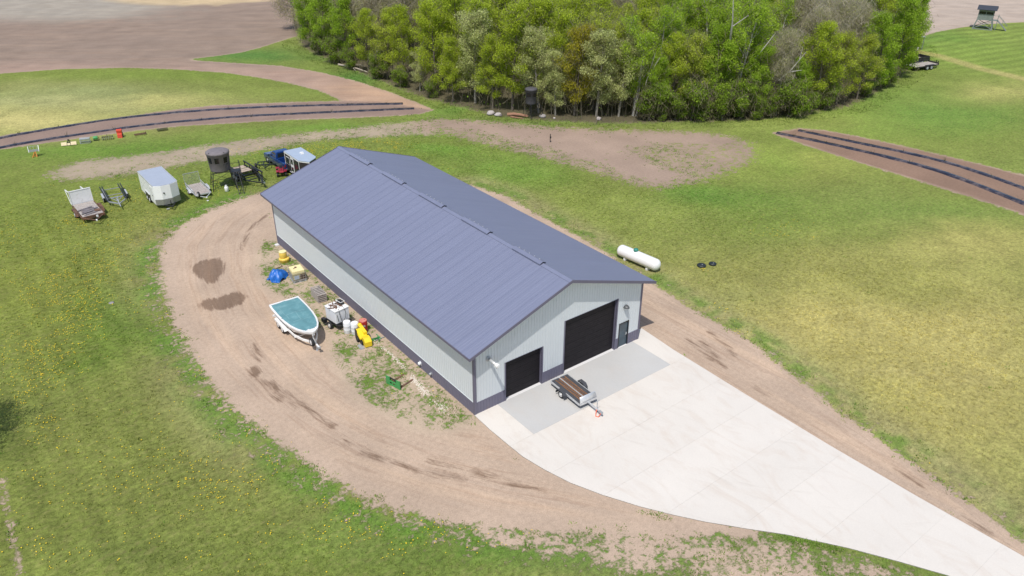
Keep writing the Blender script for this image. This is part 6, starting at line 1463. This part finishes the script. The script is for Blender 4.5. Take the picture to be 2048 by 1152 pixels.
# trees just outside the left edge of the picture, whose shade reaches into it
tree('willow', -27.3, 16.5, .70, 'pale weeping tree just left of the lawn with dandelions')
# shrubs along the wood's edge
SN = {}
SHR = [(1300, 244, 1.25), (1322, 244, .6), (1352, 243, .9), (1386, 244, 1.35), (1412, 243, .7), (1446, 243, 1.0), (1484, 241, 1.3), (1518, 241, .75), (1545, 239, .95), (1580, 236, 1.3), (1618, 231, .75), (1655, 223, .9), (860, 198, .6), (800, 178, .7), (760, 160, 1.0), (700, 140, .8), (668, 128, 1.0), (635, 112, .9), (1780, 176, .8), (1740, 197, .6)]
for u, v, s in SHR:
    p = gp(u, v); q = p[:2]+np.array([.6, .8])*.9; c_ = min(range(len(FU)), key=lambda i_: abs(FU[i_]-u)); SN[c_] = SN.get(c_, 0)+1
    tree('shrub', q[0], q[1], s, ['', 'low leafy shrub at the foot of ', 'second low shrub, right of another, at the foot of '][SN[c_]]+SHORT[c_], "shrubs along the wood's edge", cat='shrub')
# brushwood and saplings inside the wood: one mass nobody could count
P = np.c_[rng.uniform(lo[0], hi[0], 26000), rng.uniform(lo[1], min(hi[1], 150), 26000)]; dd = sdist(P, poly); P = P[(dd > .3) & (rng.random(len(P)) < np.where(dd < 9, .95, .35))]
C = np.c_[P, rng.random(len(P))**1.6*2.6+.05]; V, Q, c = twigs(C, rng.uniform(.6, 1.8, len(C)), rng, np.tile(np.array([.26, .225, .165]), (len(C), 1)), .9, .03)
k2 = rng.random(len(P)) < .55; C2 = np.c_[P[k2]+rng.normal(0, .3, (k2.sum(), 2)), rng.random(k2.sum())**1.5*1.9+.1]
V2, Q2, c2 = cards(C2, rng.uniform(.08, .2, len(C2)), rng, np.tile(np.array([.22, .33, .045]), (len(C2), 1)))
me = fastmesh('brushwood', np.vstack([V, V2]), np.vstack([Q, Q2+len(V)]), m_leaf, {'lc': ('FLOAT_COLOR', np.c_[np.vstack([c, c2]), np.ones(len(c)+len(c2))])})
tag(link(bpy.data.objects.new('brushwood', me)), kind='stuff')
# thin upright stems in the shade of the wood
P = np.c_[rng.uniform(lo[0], hi[0], 9000), rng.uniform(lo[1], min(hi[1], 130), 9000)]; dd = sdist(P, poly); P = P[(dd > .2) & (dd < 14)]
V, Q, c = twigs(np.c_[P, rng.uniform(1.2, 2.6, len(P))], rng.uniform(3, 5.5, len(P)), rng, np.tile(np.array([.25, .22, .17]), (len(P), 1)), 4.5, .04)
V[:, 2] = np.maximum(V[:, 2], .0)
tag(link(bpy.data.objects.new('sapling_stems', fastmesh('sapling_stems', V, Q, m_leaf, {'lc': ('FLOAT_COLOR', np.c_[c, np.ones(len(c))])}))), kind='stuff')
# long rough grass at the wood's foot
P = np.c_[rng.uniform(25, 135, 60000), rng.uniform(18, 118, 60000)]; dd = sdist(P, poly); P = P[(dd < .6) & (dd > -3.2) & (rng.random(len(P)) < .8) & ~in_poly_any(P, ['bare', 'plough', 'bedL', 'bedR'], -.2)]
tufts('rough_grass', P, rng.uniform(.10, .28, len(P)), ground_fields(P)['g']*1.15, 5, .25)
